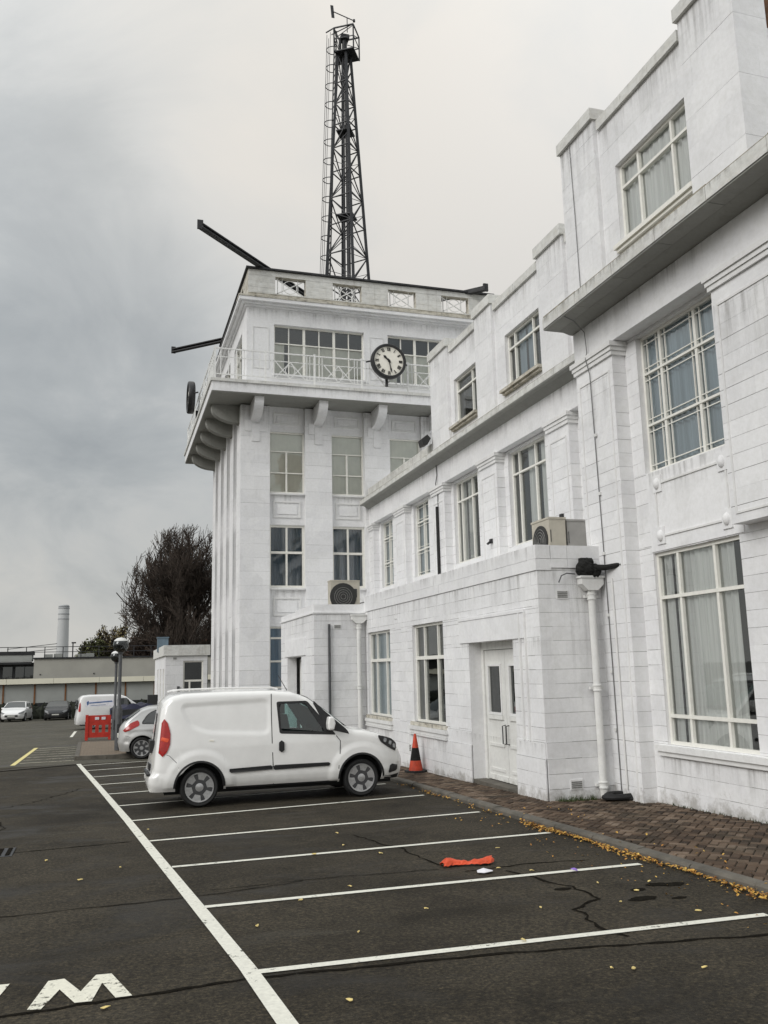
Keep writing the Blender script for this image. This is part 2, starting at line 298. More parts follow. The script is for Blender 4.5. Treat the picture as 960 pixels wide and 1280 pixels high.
# ------------------------------------------------------------------ helpers
ORG = {}
def gz(y):                                              # car park falls gently away from the viewer
    return -0.02 * min(max(y, -60), 80)
class B:
    def __init__(s): s.v = []; s.f = []
    def add(s, vs, fs):
        k = len(s.v); s.v += [tuple(v) for v in vs]; s.f += [tuple(i + k for i in f) for f in fs]
    def box(s, x0, x1, y0, y1, z0, z1):
        x0, x1 = min(x0, x1), max(x0, x1); y0, y1 = min(y0, y1), max(y0, y1); z0, z1 = min(z0, z1), max(z0, z1)
        s.add([(x0, y0, z0), (x1, y0, z0), (x1, y1, z0), (x0, y1, z0), (x0, y0, z1), (x1, y0, z1), (x1, y1, z1), (x0, y1, z1)],
              [(0, 3, 2, 1), (4, 5, 6, 7), (0, 1, 5, 4), (1, 2, 6, 5), (2, 3, 7, 6), (3, 0, 4, 7)])
    def fbox(s, ax, c, u0, u1, v0, v1, d0, d1):         # box on a facade plane; d is depth into the building
        if ax == 'X': s.box(c + d0, c + d1, u0, u1, v0, v1)
        else: s.box(u0, u1, c + d0, c + d1, v0, v1)
    def tube(s, pts, r, n=8, caps=True, r1=None):
        pts = [Vector(p) for p in pts]; L = len(pts); rings = []
        up_ = Vector((0, 0, 1)); prev = None
        for i, p in enumerate(pts):
            d = (pts[min(i + 1, L - 1)] - pts[max(i - 1, 0)]).normalized()
            if prev is None:
                a = d.cross(up_)
                if a.length < 1e-3: a = d.cross(Vector((1, 0, 0)))
            else: a = prev - d * prev.dot(d)
            a.normalize(); prev = a; b = d.cross(a)
            rr = r if r1 is None else r + (r1 - r) * i / max(1, L - 1)
            rings.append([p + a * (rr * cos(2 * pi * k / n)) + b * (rr * sin(2 * pi * k / n)) for k in range(n)])
        vs = [v for rg in rings for v in rg]; fs = []
        for i in range(L - 1):
            for k in range(n):
                k2 = (k + 1) % n; fs.append((i * n + k, i * n + k2, (i + 1) * n + k2, (i + 1) * n + k))
        if caps: fs += [tuple(range(n - 1, -1, -1)), tuple((L - 1) * n + k for k in range(n))]
        s.add(vs, fs)
    def bar(s, p, q, w_, h_=None):                      # square bar between two points
        h_ = h_ or w_; p = Vector(p); q = Vector(q); d = (q - p).normalized()
        a = d.cross(Vector((0, 0, 1)))
        if a.length < 1e-3: a = Vector((1, 0, 0))
        a.normalize(); b = a.cross(d)
        vs = [e + a * (i * w_ / 2) + b * (j * h_ / 2) for e in (p, q) for i, j in ((-1, -1), (1, -1), (1, 1), (-1, 1))]
        s.add(vs, [(0, 1, 2, 3), (7, 6, 5, 4), (0, 4, 5, 1), (1, 5, 6, 2), (2, 6, 7, 3), (3, 7, 4, 0)])
    def prism(s, poly, ext):                            # closed outline (3D points) extruded by a vector
        n = len(poly); e = Vector(ext); a = [Vector(p) for p in poly]
        s.add(a + [p + e for p in a], [tuple(range(n - 1, -1, -1)), tuple(range(n, 2 * n))] + [(i, (i + 1) % n, n + (i + 1) % n, n + i) for i in range(n)])
    def lathe(s, prof, o, axis='Z', n=24):              # prof: (radius, height along axis)
        o = Vector(o); m = len(prof); vs = []
        for r, h in prof:
            for k in range(n):
                c_, s_ = r * cos(2 * pi * k / n), r * sin(2 * pi * k / n)
                vs.append(o + (Vector((c_, s_, h)) if axis == 'Z' else Vector((c_, h, s_)) if axis == 'Y' else Vector((h, c_, s_))))
        fs = [(i * n + k, i * n + (k + 1) % n, (i + 1) * n + (k + 1) % n, (i + 1) * n + k) for i in range(m - 1) for k in range(n)]
        if prof[0][0] > 1e-4: fs.append(tuple(range(n - 1, -1, -1)))
        if prof[-1][0] > 1e-4: fs.append(tuple((m - 1) * n + k for k in range(n)))
        s.add(vs, fs)
    def sphere(s, o, r, n=16, m=10, sz=1):
        s.lathe([(r * sin(pi * i / m) + 1e-5, -r * sz * cos(pi * i / m)) for i in range(m + 1)], o, 'Z', n)
    def build(s, name, mat, parent=None, smooth=False, fix=True):
        o_ = ORG.get(parent.name, Vector((0, 0, 0))) if parent else Vector((0, 0, 0))
        me = bpy.data.meshes.new(name)
        me.from_pydata([tuple(Vector(v) - o_) for v in s.v], [], s.f)
        if fix:
            bm = bmesh.new(); bm.from_mesh(me); bmesh.ops.recalc_face_normals(bm, faces=bm.faces); bm.to_mesh(me); bm.free()
        me.materials.append(MT[mat] if isinstance(mat, str) else mat)
        if smooth:
            me.polygons.foreach_set('use_smooth', [True] * len(me.polygons)); me.set_sharp_from_angle(angle=radians(38))
        o = bpy.data.objects.new(name, me); C.objects.link(o)
        if parent: o.parent = parent; ORG[o.name] = o_
        return o
def thing(name, label, cat, loc=(0, 0, 0), group=None, rot=None, local=False):
    o = bpy.data.objects.new(name, None); C.objects.link(o); o.location = loc; o.empty_display_size = .2
    if rot: o.rotation_euler = rot
    o['label'] = label; o['category'] = cat
    if group: o['group'] = group
    ORG[o.name] = Vector((0, 0, 0)) if local else Vector(loc)
    return o
def tag(o, label, cat, group=None):
    o['label'] = label; o['category'] = cat
    if group: o['group'] = group
    return o
def single(b, name, mat, label, cat, loc, group=None, smooth=False):     # a thing that is one mesh, its origin at its base
    o = b.build(name, mat, None, smooth); L = Vector(loc)
    for v in o.data.vertices: v.co -= L
    o.location = loc
    return tag(o, label, cat, group)
def kind(o, k): o['kind'] = k; return o
def copy_tree(o, parent=None):
    c = o.copy(); C.objects.link(c)
    if parent: c.parent = parent
    for ch in list(o.children): copy_tree(ch, c)
    return c
def cells(u0, u1, v0, v1, holes):
    hs = [(max(u0, a), min(u1, b), max(v0, c), min(v1, d)) for a, b, c, d in holes]
    hs = [h for h in hs if h[0] < h[1] - 1e-6 and h[2] < h[3] - 1e-6]
    vs = sorted({v0, v1} | {h[2] for h in hs} | {h[3] for h in hs}); res = []
    for va, vb in zip(vs, vs[1:]):
        mid = (va + vb) / 2; cuts = sorted((h[0], h[1]) for h in hs if h[2] < mid < h[3]); x = u0
        for a, b in cuts:
            if a > x + 1e-6: res.append((x, a, va, vb))
            x = max(x, b)
        if x < u1 - 1e-6: res.append((x, u1, va, vb))
    return res
unit = B(); unit.box(-.5, .5, -.5, .5, -.5, .5)
BLOCKS = {}; JOINTS = {}
def blocks(owner, ax, c, u0, u1, v0, v1, holes=(), h=.225, L=.45, base=0.0, gap=.0065, gapv=.0014):
    """painted concrete blocks laid in courses on a facade plane, joints recessed"""
    lst = BLOCKS.setdefault(owner.name, [])
    k0 = math.floor((v0 - base) / h)
    k = k0
    while base + k * h < v1 - 1e-4:
        va, vb = max(v0, base + k * h), min(v1, base + (k + 1) * h)
        for (a, b, c0, c1) in cells(u0, u1, va, vb, holes):
            off = (k % 2) * L / 2
            j = math.floor((a - u0 - off) / L); xs = [a]; x = u0 + off + (j + 1) * L
            while x < b - .06:
                if x > a + .06: xs.append(x)
                x += L
            xs.append(b)
            for p, q in zip(xs, xs[1:]):
                jit = random.uniform(0, .0016); gg = gap * random.choice((.15, .35, .8, 1.0, 1.1, 1.25)); g2 = gap * random.choice((.1, .3, .8, 1.1))
                lst.append((ax, c - jit, p + gapv / 2, q - gapv / 2, c0 + g2 / 2, c1 - gg / 2))
        k += 1
    for (a, b, c0, c1) in cells(u0 + .004, u1 - .004, v0, v1, holes): JOINTS.setdefault(owner.name, []).append((ax, c + .0050, a, b, c0, c1))
def flush_blocks(owner, mat='wall', pname='block', limit=296, depth=.022):
    lst = BLOCKS.get(owner.name, [])
    org = ORG[owner.name]; me = bpy.data.meshes.new(pname)
    me.from_pydata(unit.v, [], unit.f); me.materials.append(MT[mat])
    def score(r):
        ax, c, a, b, v0, v1 = r
        ctr = Vector((c, (a + b) / 2, (v0 + v1) / 2)) if ax == 'X' else Vector(((a + b) / 2, c, (v0 + v1) / 2))
        d = ctr - EYE; dep = d.dot(fw)
        if dep < 1: return -1
        px, py = 480 + 1090 * d.dot(rt) / dep, 640 - 1090 * d.dot(up) / dep
        s_ = (b - a) * (v1 - v0) * abs((d.normalized())[0 if ax == 'X' else 1]) / dep ** 2
        return s_ if -10 < px < 970 and -10 < py < 1290 else s_ * 1e-4
    lst = sorted(lst, key=score, reverse=True); rest = B()
    for i, (ax, c, a, b, v0, v1) in enumerate(lst):
        if i < limit:
            o = bpy.data.objects.new(pname, me); C.objects.link(o); o.parent = owner
            if ax == 'X': o.location = Vector((c + depth / 2, (a + b) / 2, (v0 + v1) / 2)) - org; o.scale = (depth, b - a, v1 - v0)
            else: o.location = Vector(((a + b) / 2, c + depth / 2, (v0 + v1) / 2)) - org; o.scale = (b - a, depth, v1 - v0)
        else: rest.fbox(ax, c, a, b, v0, v1, 0, depth)
    jb = B()
    for (ax, c, a, b, v0, v1) in JOINTS.get(owner.name, []):
        jb.add([(c, a, v0), (c, a, v1), (c, b, v1), (c, b, v0)] if ax == 'X' else [(a, c, v0), (b, c, v0), (b, c, v1), (a, c, v1)], [(0, 1, 2, 3)])
    jb.build('joint_bed', 'joint', owner, fix=False)
    if rest.v: kind(rest.build('blockwork', mat, owner, fix=False), 'stuff')
def wallcore(bld, ax, c, u0, u1, v0, v1, holes=(), th=.3, rec=.0065):
    for (a, b, v, w_) in cells(u0, u1, v0, v1, holes): bld.fbox(ax, c, a, b, v, w_, rec, th)
def window(par, ax, c, u0, u1, v0, v1, rows, d=.10, dep=.07, fo=.055, fi=.035, curtain=None, cr=((0, 1),), gl='glass', margin=0, room=.9, name='window', cd=.13, frame='frame', cv=(0, 1), fold=1.0):
    """rows: (v fraction from, to, [u fractions of mullions]) from the bottom; frame > panes, curtain, room behind"""
    f = B(); W, H = u1 - u0, v1 - v0
    f.fbox(ax, c, u0, u1, v0, v0 + fo, d, d + dep); f.fbox(ax, c, u0, u1, v1 - fo, v1, d, d + dep)
    f.fbox(ax, c, u0, u0 + fo, v0 + fo, v1 - fo, d + .003, d + dep - .003); f.fbox(ax, c, u1 - fo, u1, v0 + fo, v1 - fo, d + .003, d + dep - .003)
    panes = []
    for i, (a, b, us) in enumerate(rows):
        va = v0 + fo if a <= 0 else v0 + a * H + fi / 2; vb = v1 - fo if b >= 1 else v0 + b * H - fi / 2
        if b < 1: f.fbox(ax, c, u0 + fo, u1 - fo, v0 + b * H - fi / 2, v0 + b * H + fi / 2, d - .006, d + dep - .006)
        xs = [(u0 + fo, None)] + [(u0 + (m if not isinstance(m, tuple) else m[0]) * W, (fi if not isinstance(m, tuple) else m[1])) for m in us] + [(u1 - fo, None)]
        for (x, wd) in xs[1:-1]: f.fbox(ax, c, x - wd / 2, x + wd / 2, va, vb, d + .004, d + dep - .009)
        for (x, wd), (y, we) in zip(xs, xs[1:]): panes.append((x + (wd or 0) / 2, y - (we or 0) / 2, va, vb))
    if margin:
        for (p, q, a, b) in panes:
            g = .014; mu = margin; mv = margin
            for x in (p + mu, q - mu): f.fbox(ax, c, x - g / 2, x + g / 2, a, b, d + .02, d + .045)
            for z in (a + mv, b - mv): f.fbox(ax, c, p, q, z - g / 2, z + g / 2, d + .016, d + .041)
    o = f.build(name, frame, par)
    for (p, q, a, b) in panes:
        g = B(); tilt = random.uniform(-.004, .004)
        if ax == 'X': g.add([(c + d + .05, p, a), (c + d + .05 + tilt, q, a), (c + d + .05 + tilt, q, b), (c + d + .05, p, b)], [(3, 2, 1, 0)])
        else: g.add([(p, c + d + .05, a), (q, c + d + .05 + tilt, a), (q, c + d + .05 + tilt, b), (p, c + d + .05, b)], [(0, 1, 2, 3)])
        g.build('pane', gl, o, fix=False)
    if curtain:
        cu = B()
        for (fa, fb) in cr:
            a, b = u0 + fa * W, u0 + fb * W; n = max(6, int((b - a) / .022)); pv = []; ph = random.random() * 6
            for i in range(n + 1):
                u = a + (b - a) * i / n; dd = d + cd + fold * (.022 * sin(u * 46 + ph) + .012 * sin(u * 17 + ph))
                for z in (v0 + cv[0] * H, v0 + cv[1] * H): pv.append((c + dd, u, z) if ax == 'X' else (u, c + dd, z))
            cu.add(pv, [(2 * i, 2 * i + 2, 2 * i + 3, 2 * i + 1) for i in range(n)])
        cu.build('curtain' if curtain != 'blind' else 'blind', curtain, o, True, fix=False)
    r = B(); a, b, z0, z1 = u0 - .25, u1 + .25, v0 - .1, v1 + .1; d0, d1 = d + dep + .16, room + d
    P = (lambda u, z, dd: (c + dd, u, z)) if ax == 'X' else (lambda u, z, dd: (u, c + dd, z))
    r.add([P(a, z0, d0), P(b, z0, d0), P(b, z1, d0), P(a, z1, d0), P(a, z0, d1), P(b, z0, d1), P(b, z1, d1), P(a, z1, d1)],
          [(4, 5, 6, 7), (0, 1, 5, 4), (1, 2, 6, 5), (2, 3, 7, 6), (3, 0, 4, 7)])
    r.build('room', 'interior', o, fix=False)
    return o
def sill(par, ax, c, u0, u1, z, h=.06, proj=.07, mat='trim', second=True):
    s = B(); s.fbox(ax, c, u0, u1, z, z + h, -proj, .1)
    if second: s.fbox(ax, c, u0 + .03, u1 - .03, z - h * .8, z - .001, -proj * .6, .0)
    return s.build('sill', mat, par)
def panel(par, ax, c, u0, u1, v0, v1, w_=.035, p=.02, name='moulded_panel', mat='trim'):
    s = B()
    s.fbox(ax, c, u0, u1, v0, v0 + w_, -p, .012); s.fbox(ax, c, u0, u1, v1 - w_, v1, -p, .012)
    s.fbox(ax, c, u0, u0 + w_, v0 + w_, v1 - w_, -p + .001, .012); s.fbox(ax, c, u1 - w_, u1, v0 + w_, v1 - w_, -p + .001, .012)
    return s.build(name, mat, par)
def coping_run(par, ax, c, u0, u1, z0, z1, proj=.07, th=.42, L=.9, mat='coping'):
    """coping stones, each its own part, with open joints"""
    n = max(1, round((u1 - u0) / L)); st = (u1 - u0) / n
    for i in range(n):
        b = B(); j = random.uniform(-.004, .004); b.fbox(ax, c, u0 + i * st + .006, u0 + (i + 1) * st - .006, z0, z1 + j, -proj + j, th)
        b.build('coping_stone', mat, par)
def pilaster(par, cX, y0, y1, z0, z1, back, cap=True, pnl=True, h=.225):
    """a flat painted pier on a facade facing -X"""
    b = B(); b.box(cX + .0065, back, y0 + .0065, y1, z0, z1); b.build('pilaster', 'wall', par)
    blocks(par, 'X', cX, y0, y1, z0, z1 - (.36 if cap else 0), h=h, L=(y1 - y0) * 1.001)
    blocks(par, 'Y', y0, cX, back, z0, z1 - (.36 if cap else 0), h=h, L=.6)
    if cap:
        k = B(); k.box(cX - .03, back, y0 - .03, y1 + .03, z1 - .20, z1 - .13); k.box(cX - .05, back, y0 - .05, y1 + .05, z1 - .128, z1 - .06); k.box(cX - .075, back, y0 - .075, y1 + .075, z1 - .058, z1 + .02)
        k.build('capital', 'trim', par)
    if pnl: panel(par, 'X', cX, y0 + .10, y1 - .10, z0 + .12, z1 - .42, .03, .014, 'pilaster_moulding')
def grille(par, ax, c, u0, u1, v0, v1, mat='vent', name='air_brick'):
    b = B(); b.fbox(ax, c, u0, u1, v0, v1, -.012, .01); f = b.build(name, 'trim', par)
    s = B(); n = 4
    for i in range(n):
        z = v0 + .02 + (v1 - v0 - .04) * i / n; s.fbox(ax, c, u0 + .02, u1 - .02, z, z + (v1 - v0 - .04) / n * .7, -.017, -.008)
    s.build('louvre', mat, f)
def streak(par, ax, c, u0, u1, vt, L):                   # run-off stain below a ledge or sill
    b = B(); d = -.0045
    b.add([(c + d, u0, vt - L), (c + d, u1, vt - L), (c + d, u1, vt), (c + d, u0, vt)] if ax == 'X' else [(u0, c + d, vt - L), (u1, c + d, vt - L), (u1, c + d, vt), (u0, c + d, vt)], [(3, 2, 1, 0)]); b.build('rain_streak', 'streak', par, fix=False)
# ------------------------------------------------------------------ office block at the right
OB = thing('office_block', 'tallest white block at the right edge with a heavy cornice and tall curtained windows', 'building', (7.7, 10.5, -.21))
b = B()
LW = (9.52, 11.46, .66, 3.5); UW = (9.60, 11.50, 4.76, 7.0)
wallcore(b, 'X', 7.95, 3.0, 11.82, -.6, 7.05, [LW, UW], .35)
b.box(8.0, 16, 12.72, 12.99, -.6, 10.5); b.box(7.72, 8.3, 3.0, 8.58, -.6, 3.57)
b.box(15.7, 16, 3, 12.7, -.6, 10.5); b.box(8.3, 15.7, 2.7, 3, -.6, 10.5)
b.build('wall', 'wall', OB)
blocks(OB, 'X', 7.95, 8.6, 11.82, -.6, 3.6, [LW], base=.02)
blocks(OB, 'X', 7.95, 11.46, 11.82, 3.6, 7.05, [UW], base=.02)
blocks(OB, 'X', 7.72, 3.0, 8.58, -.6, 3.57, base=.02)
blocks(OB, 'Y', 8.58, 7.72, 7.95, -.6, 3.57, base=.02)
# spandrel between the two bay windows
b = B(); b.box(7.935, 7.97, 9.40, 11.47, 3.52, 4.75); b.build('spandrel', 'wallsmooth', OB)
panel(OB, 'X', 7.935, 9.62, 11.26, 3.72, 4.56, .03, .018, 'spandrel_moulding')
for y in (9.62, 11.26):
    for z in (3.74, 4.54):
        b = B(); s_ = 1 if y < 10 else -1; b.box(7.915, 7.94, y - .03 if s_ > 0 else y - .17, y + .17 if s_ > 0 else y + .03, z - .13, z + .13)
        r_ = b.build('corner_rosette', 'wallsmooth', OB)
        b = B(); b.sphere((7.925, y + s_ * .07, z), .065, 12, 8, 1.4); b.build('oval_boss', 'wallsmooth', r_, True)
window(OB, 'X', 7.95, *LW, [(0, .145, [.31, .735]), (.145, .76, [.31, .735]), (.76, 1, [.31, .735])], d=.05, fo=.05, fi=.05, curtain='curt_pale', cr=((.14, .70), (.715, .85), (.87, .985)), cd=.10)
window(OB, 'X', 7.95, *UW, [(0, .345, [(.30, .055), (.745, .055)]), (.345, .72, [(.30, .055), (.745, .055)]), (.72, 1, [(.30, .055), (.745, .055)])], d=.09, fo=.045, fi=.035, curtain='curt_blue', cr=((.03, .30), (.34, .98)), margin=.085, cd=.10)
sill(OB, 'X', 7.95, 9.1, 11.68, .56, .085, .09)
pilaster(OB, 7.70, 11.82, 12.97, -.6, 7.02, 8.0)
pilaster(OB, 7.70, 8.00, 9.33, 3.6, 7.02, 8.0)
pilaster(OB, 7.70, 4.2, 5.5, 3.6, 7.02, 8.0)
b = B(); b.box(7.70, 8.3, 3.0, 12.98, 7.05, 7.60); b.build('frieze', 'wallsmooth', OB)
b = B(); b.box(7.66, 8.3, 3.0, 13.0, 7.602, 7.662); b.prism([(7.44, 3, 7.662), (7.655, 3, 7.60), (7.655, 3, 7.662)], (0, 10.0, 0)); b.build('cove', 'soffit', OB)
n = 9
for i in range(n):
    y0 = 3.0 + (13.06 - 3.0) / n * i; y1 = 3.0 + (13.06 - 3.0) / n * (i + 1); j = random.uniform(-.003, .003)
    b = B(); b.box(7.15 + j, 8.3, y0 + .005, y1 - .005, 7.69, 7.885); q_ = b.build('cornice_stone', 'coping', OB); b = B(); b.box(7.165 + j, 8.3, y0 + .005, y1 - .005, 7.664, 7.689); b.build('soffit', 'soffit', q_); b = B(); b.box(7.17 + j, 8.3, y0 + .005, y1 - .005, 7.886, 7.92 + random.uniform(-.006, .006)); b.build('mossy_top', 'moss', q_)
# attic storey
AW = (9.56, 11.44, 8.60, 9.98)
b = B(); wallcore(b, 'X', 7.78, 9.5, 11.9, 7.93, 10.88, [AW], .3)
b.box(7.709, 8.24, 8.389, 9.5, 7.93, 11.12); b.box(7.709, 8.1, 11.9, 13.02, 7.93, 11.12); b.box(8.1, 15.7, 8.6, 12.7, 10.38, 10.49); b.box(8.3, 15.7, 3.0, 8.6, 7.7, 7.8)
b.build('attic_wall', 'wall', OB)
blocks(OB, 'X', 7.70, 8.38, 9.5, 7.93, 11.12, h=.45, L=.9, base=.05, gap=.005); blocks(OB, 'X', 7.70, 11.9, 13.03, 7.93, 11.12, h=.45, L=.56, base=.05, gap=.005)
blocks(OB, 'X', 7.78, 9.5, 11.9, 7.93, 10.88, [AW], h=.45, L=.9, base=.05, gap=.005)
blocks(OB, 'Y', 8.38, 7.70, 8.24, 7.93, 11.12, h=.45, L=.7, base=.05, gap=.005)
blocks(OB, 'Y', 11.9, 7.70, 7.78, 7.93, 11.12, h=.45, L=.7, base=.05, gap=.005)
coping_run(OB, 'X', 7.70, 11.86, 13.06, 11.12, 11.33, .06, .4); coping_run(OB, 'X', 7.78, 9.56, 11.84, 10.88, 11.06, .06, .4); coping_run(OB, 'X', 7.70, 8.34, 9.54, 11.12, 11.33, .06, .5)
window(OB, 'X', 7.78, *AW, [(0, .70, [.27, (.73, .05)]), (.70, 1, [.27, (.73, .05)])], d=.08, fo=.05, fi=.045, curtain='curt_pale', cr=((.02, .98),), cd=.10)
sill(OB, 'X', 7.78, 9.5, 11.52, 8.50, .07, .10, 'frame')
b = B(); b.box(8.56, 9.9, 8.95, 10.2, 10.5, 13.4); b.box(8.50, 9.96, 8.89, 10.26, 13.401, 13.6); b.build('brick_stack', 'brick', OB); b = B(); b.box(8.56, 9.9, 8.62, 8.949, 7.93, 11.8); b.build('brick_stack', 'brick', OB)
for (c, u0, u1, vt, L) in ((7.95, 9.2, 11.6, .47, .55), (7.70, 11.83, 12.95, 6.6, 1.3), (7.70, 8.0, 9.3, 6.6, 1.5), (7.70, 8.4, 9.5, 11.1, 1.2), (7.70, 11.9, 13.02, 11.1, 1.3), (7.78, 9.5, 11.9, 10.87, .8), (7.78, 9.5, 11.5, 8.48, .5), (7.70, 9.4, 13.0, 7.6, .5), (7.935, 9.5, 11.4, 4.74, .6), (7.15, 8, 13.0, 7.885, .19), (7.15, 3, 13.0, 7.885, .12)): streak(OB, 'X', c, u0, u1, vt, L)
flush_blocks(OB)
# cables clipped down the corner pier
for (pts, r_) in (([(7.17, 12.35, 7.65), (7.4, 12.42, 7.62), (7.62, 12.47, 7.45), (7.66, 12.5, 7.1), (7.62, 12.5, 6.98), (7.675, 12.48, 6.7), (7.683, 12.44, 4.3), (7.683, 12.40, 2.0), (7.683, 12.38, -.1)], .008),
                  ([(7.68, 12.24, 3.2), (7.68, 12.22, 1.5), (7.675, 12.20, -.05)], .017), ([(7.68, 12.66, 11.1), (7.68, 12.62, 9.6), (7.68, 12.60, 7.95)], .007)):
    b = B(); b.tube(pts, r_, 6); b.build('cable', 'cablegrey' if r_ < .015 else 'pipe', OB, True)
for z in (5.6, 4.6, 3.6, 2.6, 1.7, .8):
    b = B(); b.box(7.665, 7.70, 12.40, 12.46, z, z + .05); b.build('cable_clip', 'pipe', OB)

# ------------------------------------------------------------------ first-floor wing
WG = thing('terminal_wing', 'white upper-floor wing with square piers and tall windows running back to the clock tower', 'building', (8.3, 20, -.4))
b = B()
WW = [(15.72, 17.48, 4.46, 6.6), (19.22, 20.8, 4.46, 6.6), (22.72, 23.98, 4.46, 6.6), (26.02, 27.24, 4.46, 6.6)]
wallcore(b, 'X', 8.5, 13.0, 28.0, -.6, 6.64, WW, .35); b.box(15.7, 16, 13.0, 28, -.6, 9.9); b.build('wall', 'wall', WG)
blocks(WG, 'X', 8.5, 13.0, 28.0, 3.5, 6.64, WW)
for (y0, y1) in ((14.38, 15.23), (17.69, 18.62), (20.97, 21.87), (24.2, 25.11), (27.46, 28.0)): pilaster(WG, 8.3, y0, y1, 3.3, 6.63, 8.52)
for k, w_ in enumerate(WW):
    if k < 2: window(WG, 'X', 8.5, *w_, [(0, .755, [(.36, .05), (.80, .05)]), (.755, 1, [(.36, .05), (.80, .05)])], d=.09, fo=.05, fi=.04, curtain='curt_pale', cr=((.12, .30), (.40, .66)) if k == 0 else ((.45, .70), (.75, .9)))
    else: window(WG, 'X', 8.5, *w_, [(0, .36, [(.5, .04)]), (.36, .74, [(.5, .04)]), (.74, 1, [(.5, .04)])], d=.09, fo=.045, fi=.035, curtain='curt_blue', margin=.08)
b = B(); b.box(8.3, 8.85, 13.0, 27.99, 6.652, 7.25); b.build('frieze', 'wallsmooth', WG)
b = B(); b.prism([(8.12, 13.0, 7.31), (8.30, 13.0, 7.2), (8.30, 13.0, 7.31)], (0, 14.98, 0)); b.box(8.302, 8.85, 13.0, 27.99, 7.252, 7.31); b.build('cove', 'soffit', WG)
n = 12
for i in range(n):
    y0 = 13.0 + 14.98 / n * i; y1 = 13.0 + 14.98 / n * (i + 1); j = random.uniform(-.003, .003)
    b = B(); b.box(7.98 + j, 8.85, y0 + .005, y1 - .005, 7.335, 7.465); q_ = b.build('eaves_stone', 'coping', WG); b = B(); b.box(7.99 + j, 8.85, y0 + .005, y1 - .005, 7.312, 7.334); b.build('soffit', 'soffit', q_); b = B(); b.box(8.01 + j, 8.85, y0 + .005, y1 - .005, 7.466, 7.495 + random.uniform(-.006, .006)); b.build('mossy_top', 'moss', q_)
V1 = (18.74, 20.2, 8.0, 9.22); V2 = (15.44, 17.1, 8.0, 9.24)
b = B()
wallcore(b, 'X', 8.38, 18.6, 20.45, 7.5, 10.04, [V1], .3); wallcore(b, 'X', 8.38, 15.28, 17.62, 7.5, 10.04, [V2], .3); wallcore(b, 'X', 8.38, 13.0, 14.2, 7.5, 10.04, [], .3)
for (y0, y1) in ((20.45, 21.72), (17.62, 18.6), (14.2, 15.28)): b.box(8.309, 8.7, y0 + .002, y1, 7.5, 10.24)
b.box(8.7, 15.7, 21.42, 21.7, 7.5, 10.0); b.box(8.7, 15.7, 13.0, 21.4, 9.7, 9.8); b.box(8.7, 15.7, 21.7, 28, 7.5, 7.6)
b.build('attic_wall', 'wall', WG)
for (y0, y1) in ((20.45, 21.72), (17.62, 18.6), (14.2, 15.28)):
    blocks(WG, 'X', 8.30, y0, y1, 7.5, 10.24, h=.45, L=y1 - y0, base=.05, gap=.004); blocks(WG, 'Y', y0, 8.30, 8.38, 7.5, 10.24, h=.45, L=.7, base=.05, gap=.004)
    coping_run(WG, 'X', 8.30, y0 - .04, y1 + .04, 10.24, 10.46, .06, .42)
for (y0, y1, v) in ((18.6, 20.45, V1), (15.28, 17.62, V2), (13.0, 14.2, (0, 0, 0, 0))):
    blocks(WG, 'X', 8.38, y0, y1, 7.5, 10.04, [v], h=.45, L=.9, base=.05, gap=.004)
    coping_run(WG, 'X', 8.38, y0 + .05, y1 - .05, 10.04, 10.22, .06, .42)
window(WG, 'X', 8.38, *V1, [(0, .72, [.32]), (.72, 1, [(.32, .05)])], d=.08, fo=.05, fi=.045, curtain='curt_dark', cr=((.02, .30),))
window(WG, 'X', 8.38, *V2, [(0, .72, [.27, (.80, .05)]), (.72, 1, [.27, (.80, .05)])], d=.08, fo=.05, fi=.045, curtain='curt_blue', cr=((.32, .55), (.6, .78)))
sill(WG, 'X', 8.38, 18.66, 20.34, 7.90, .065, .14, 'ledge'); sill(WG, 'X', 8.38, 15.36, 17.22, 7.90, .065, .14, 'ledge')
coping_run(WG, 'X', 8.28, 21.74, 27.95, 7.50, 7.90, .0, .2, 1.3)
# painted conduit and a dark slot on the second pier, small wall lamps
b = B(); b.tube([(8.27, 21.41, 7.3), (8.285, 21.41, 6.95), (8.24, 21.41, 6.7), (8.29, 21.41, 6.5), (8.29, 21.41, 6.05)], .014, 6); b.build('cable', 'greypipe', WG, True)
b = B(); b.tube([(8.255, 21.41, 3.6), (8.255, 21.41, 6.08)], .042, 8); b.build('dark_pipe', 'black', WG, True)
for y in (14.8, 18.1):
    b = B(); b.box(8.25, 8.31, y - .05, y + .05, 4.62, 4.72); b.tube([(8.26, y, 4.66), (8.18, y, 4.60)], .028, 8); b.build('wall_lamp', 'blackplastic', WG)
for (c, u0, u1, vt, L) in ((8.38, 18.6, 20.4, 7.88, .36), (8.38, 15.3, 17.3, 7.88, .36), (8.30, 20.45, 21.7, 10.22, 1.0), (8.30, 17.62, 18.6, 10.22, 1.1), (8.30, 14.2, 15.28, 10.22, 1.0), (8.38, 18.6, 20.45, 10.02, .6), (8.38, 15.28, 17.62, 10.02, .6), (8.28, 21.8, 27.9, 7.88, .4), (7.98, 13.1, 27.9, 7.465, .13), (8.30, 13.1, 27.9, 7.2, .45)): streak(WG, 'X', c, u0, u1, vt, L)
flush_blocks(WG)

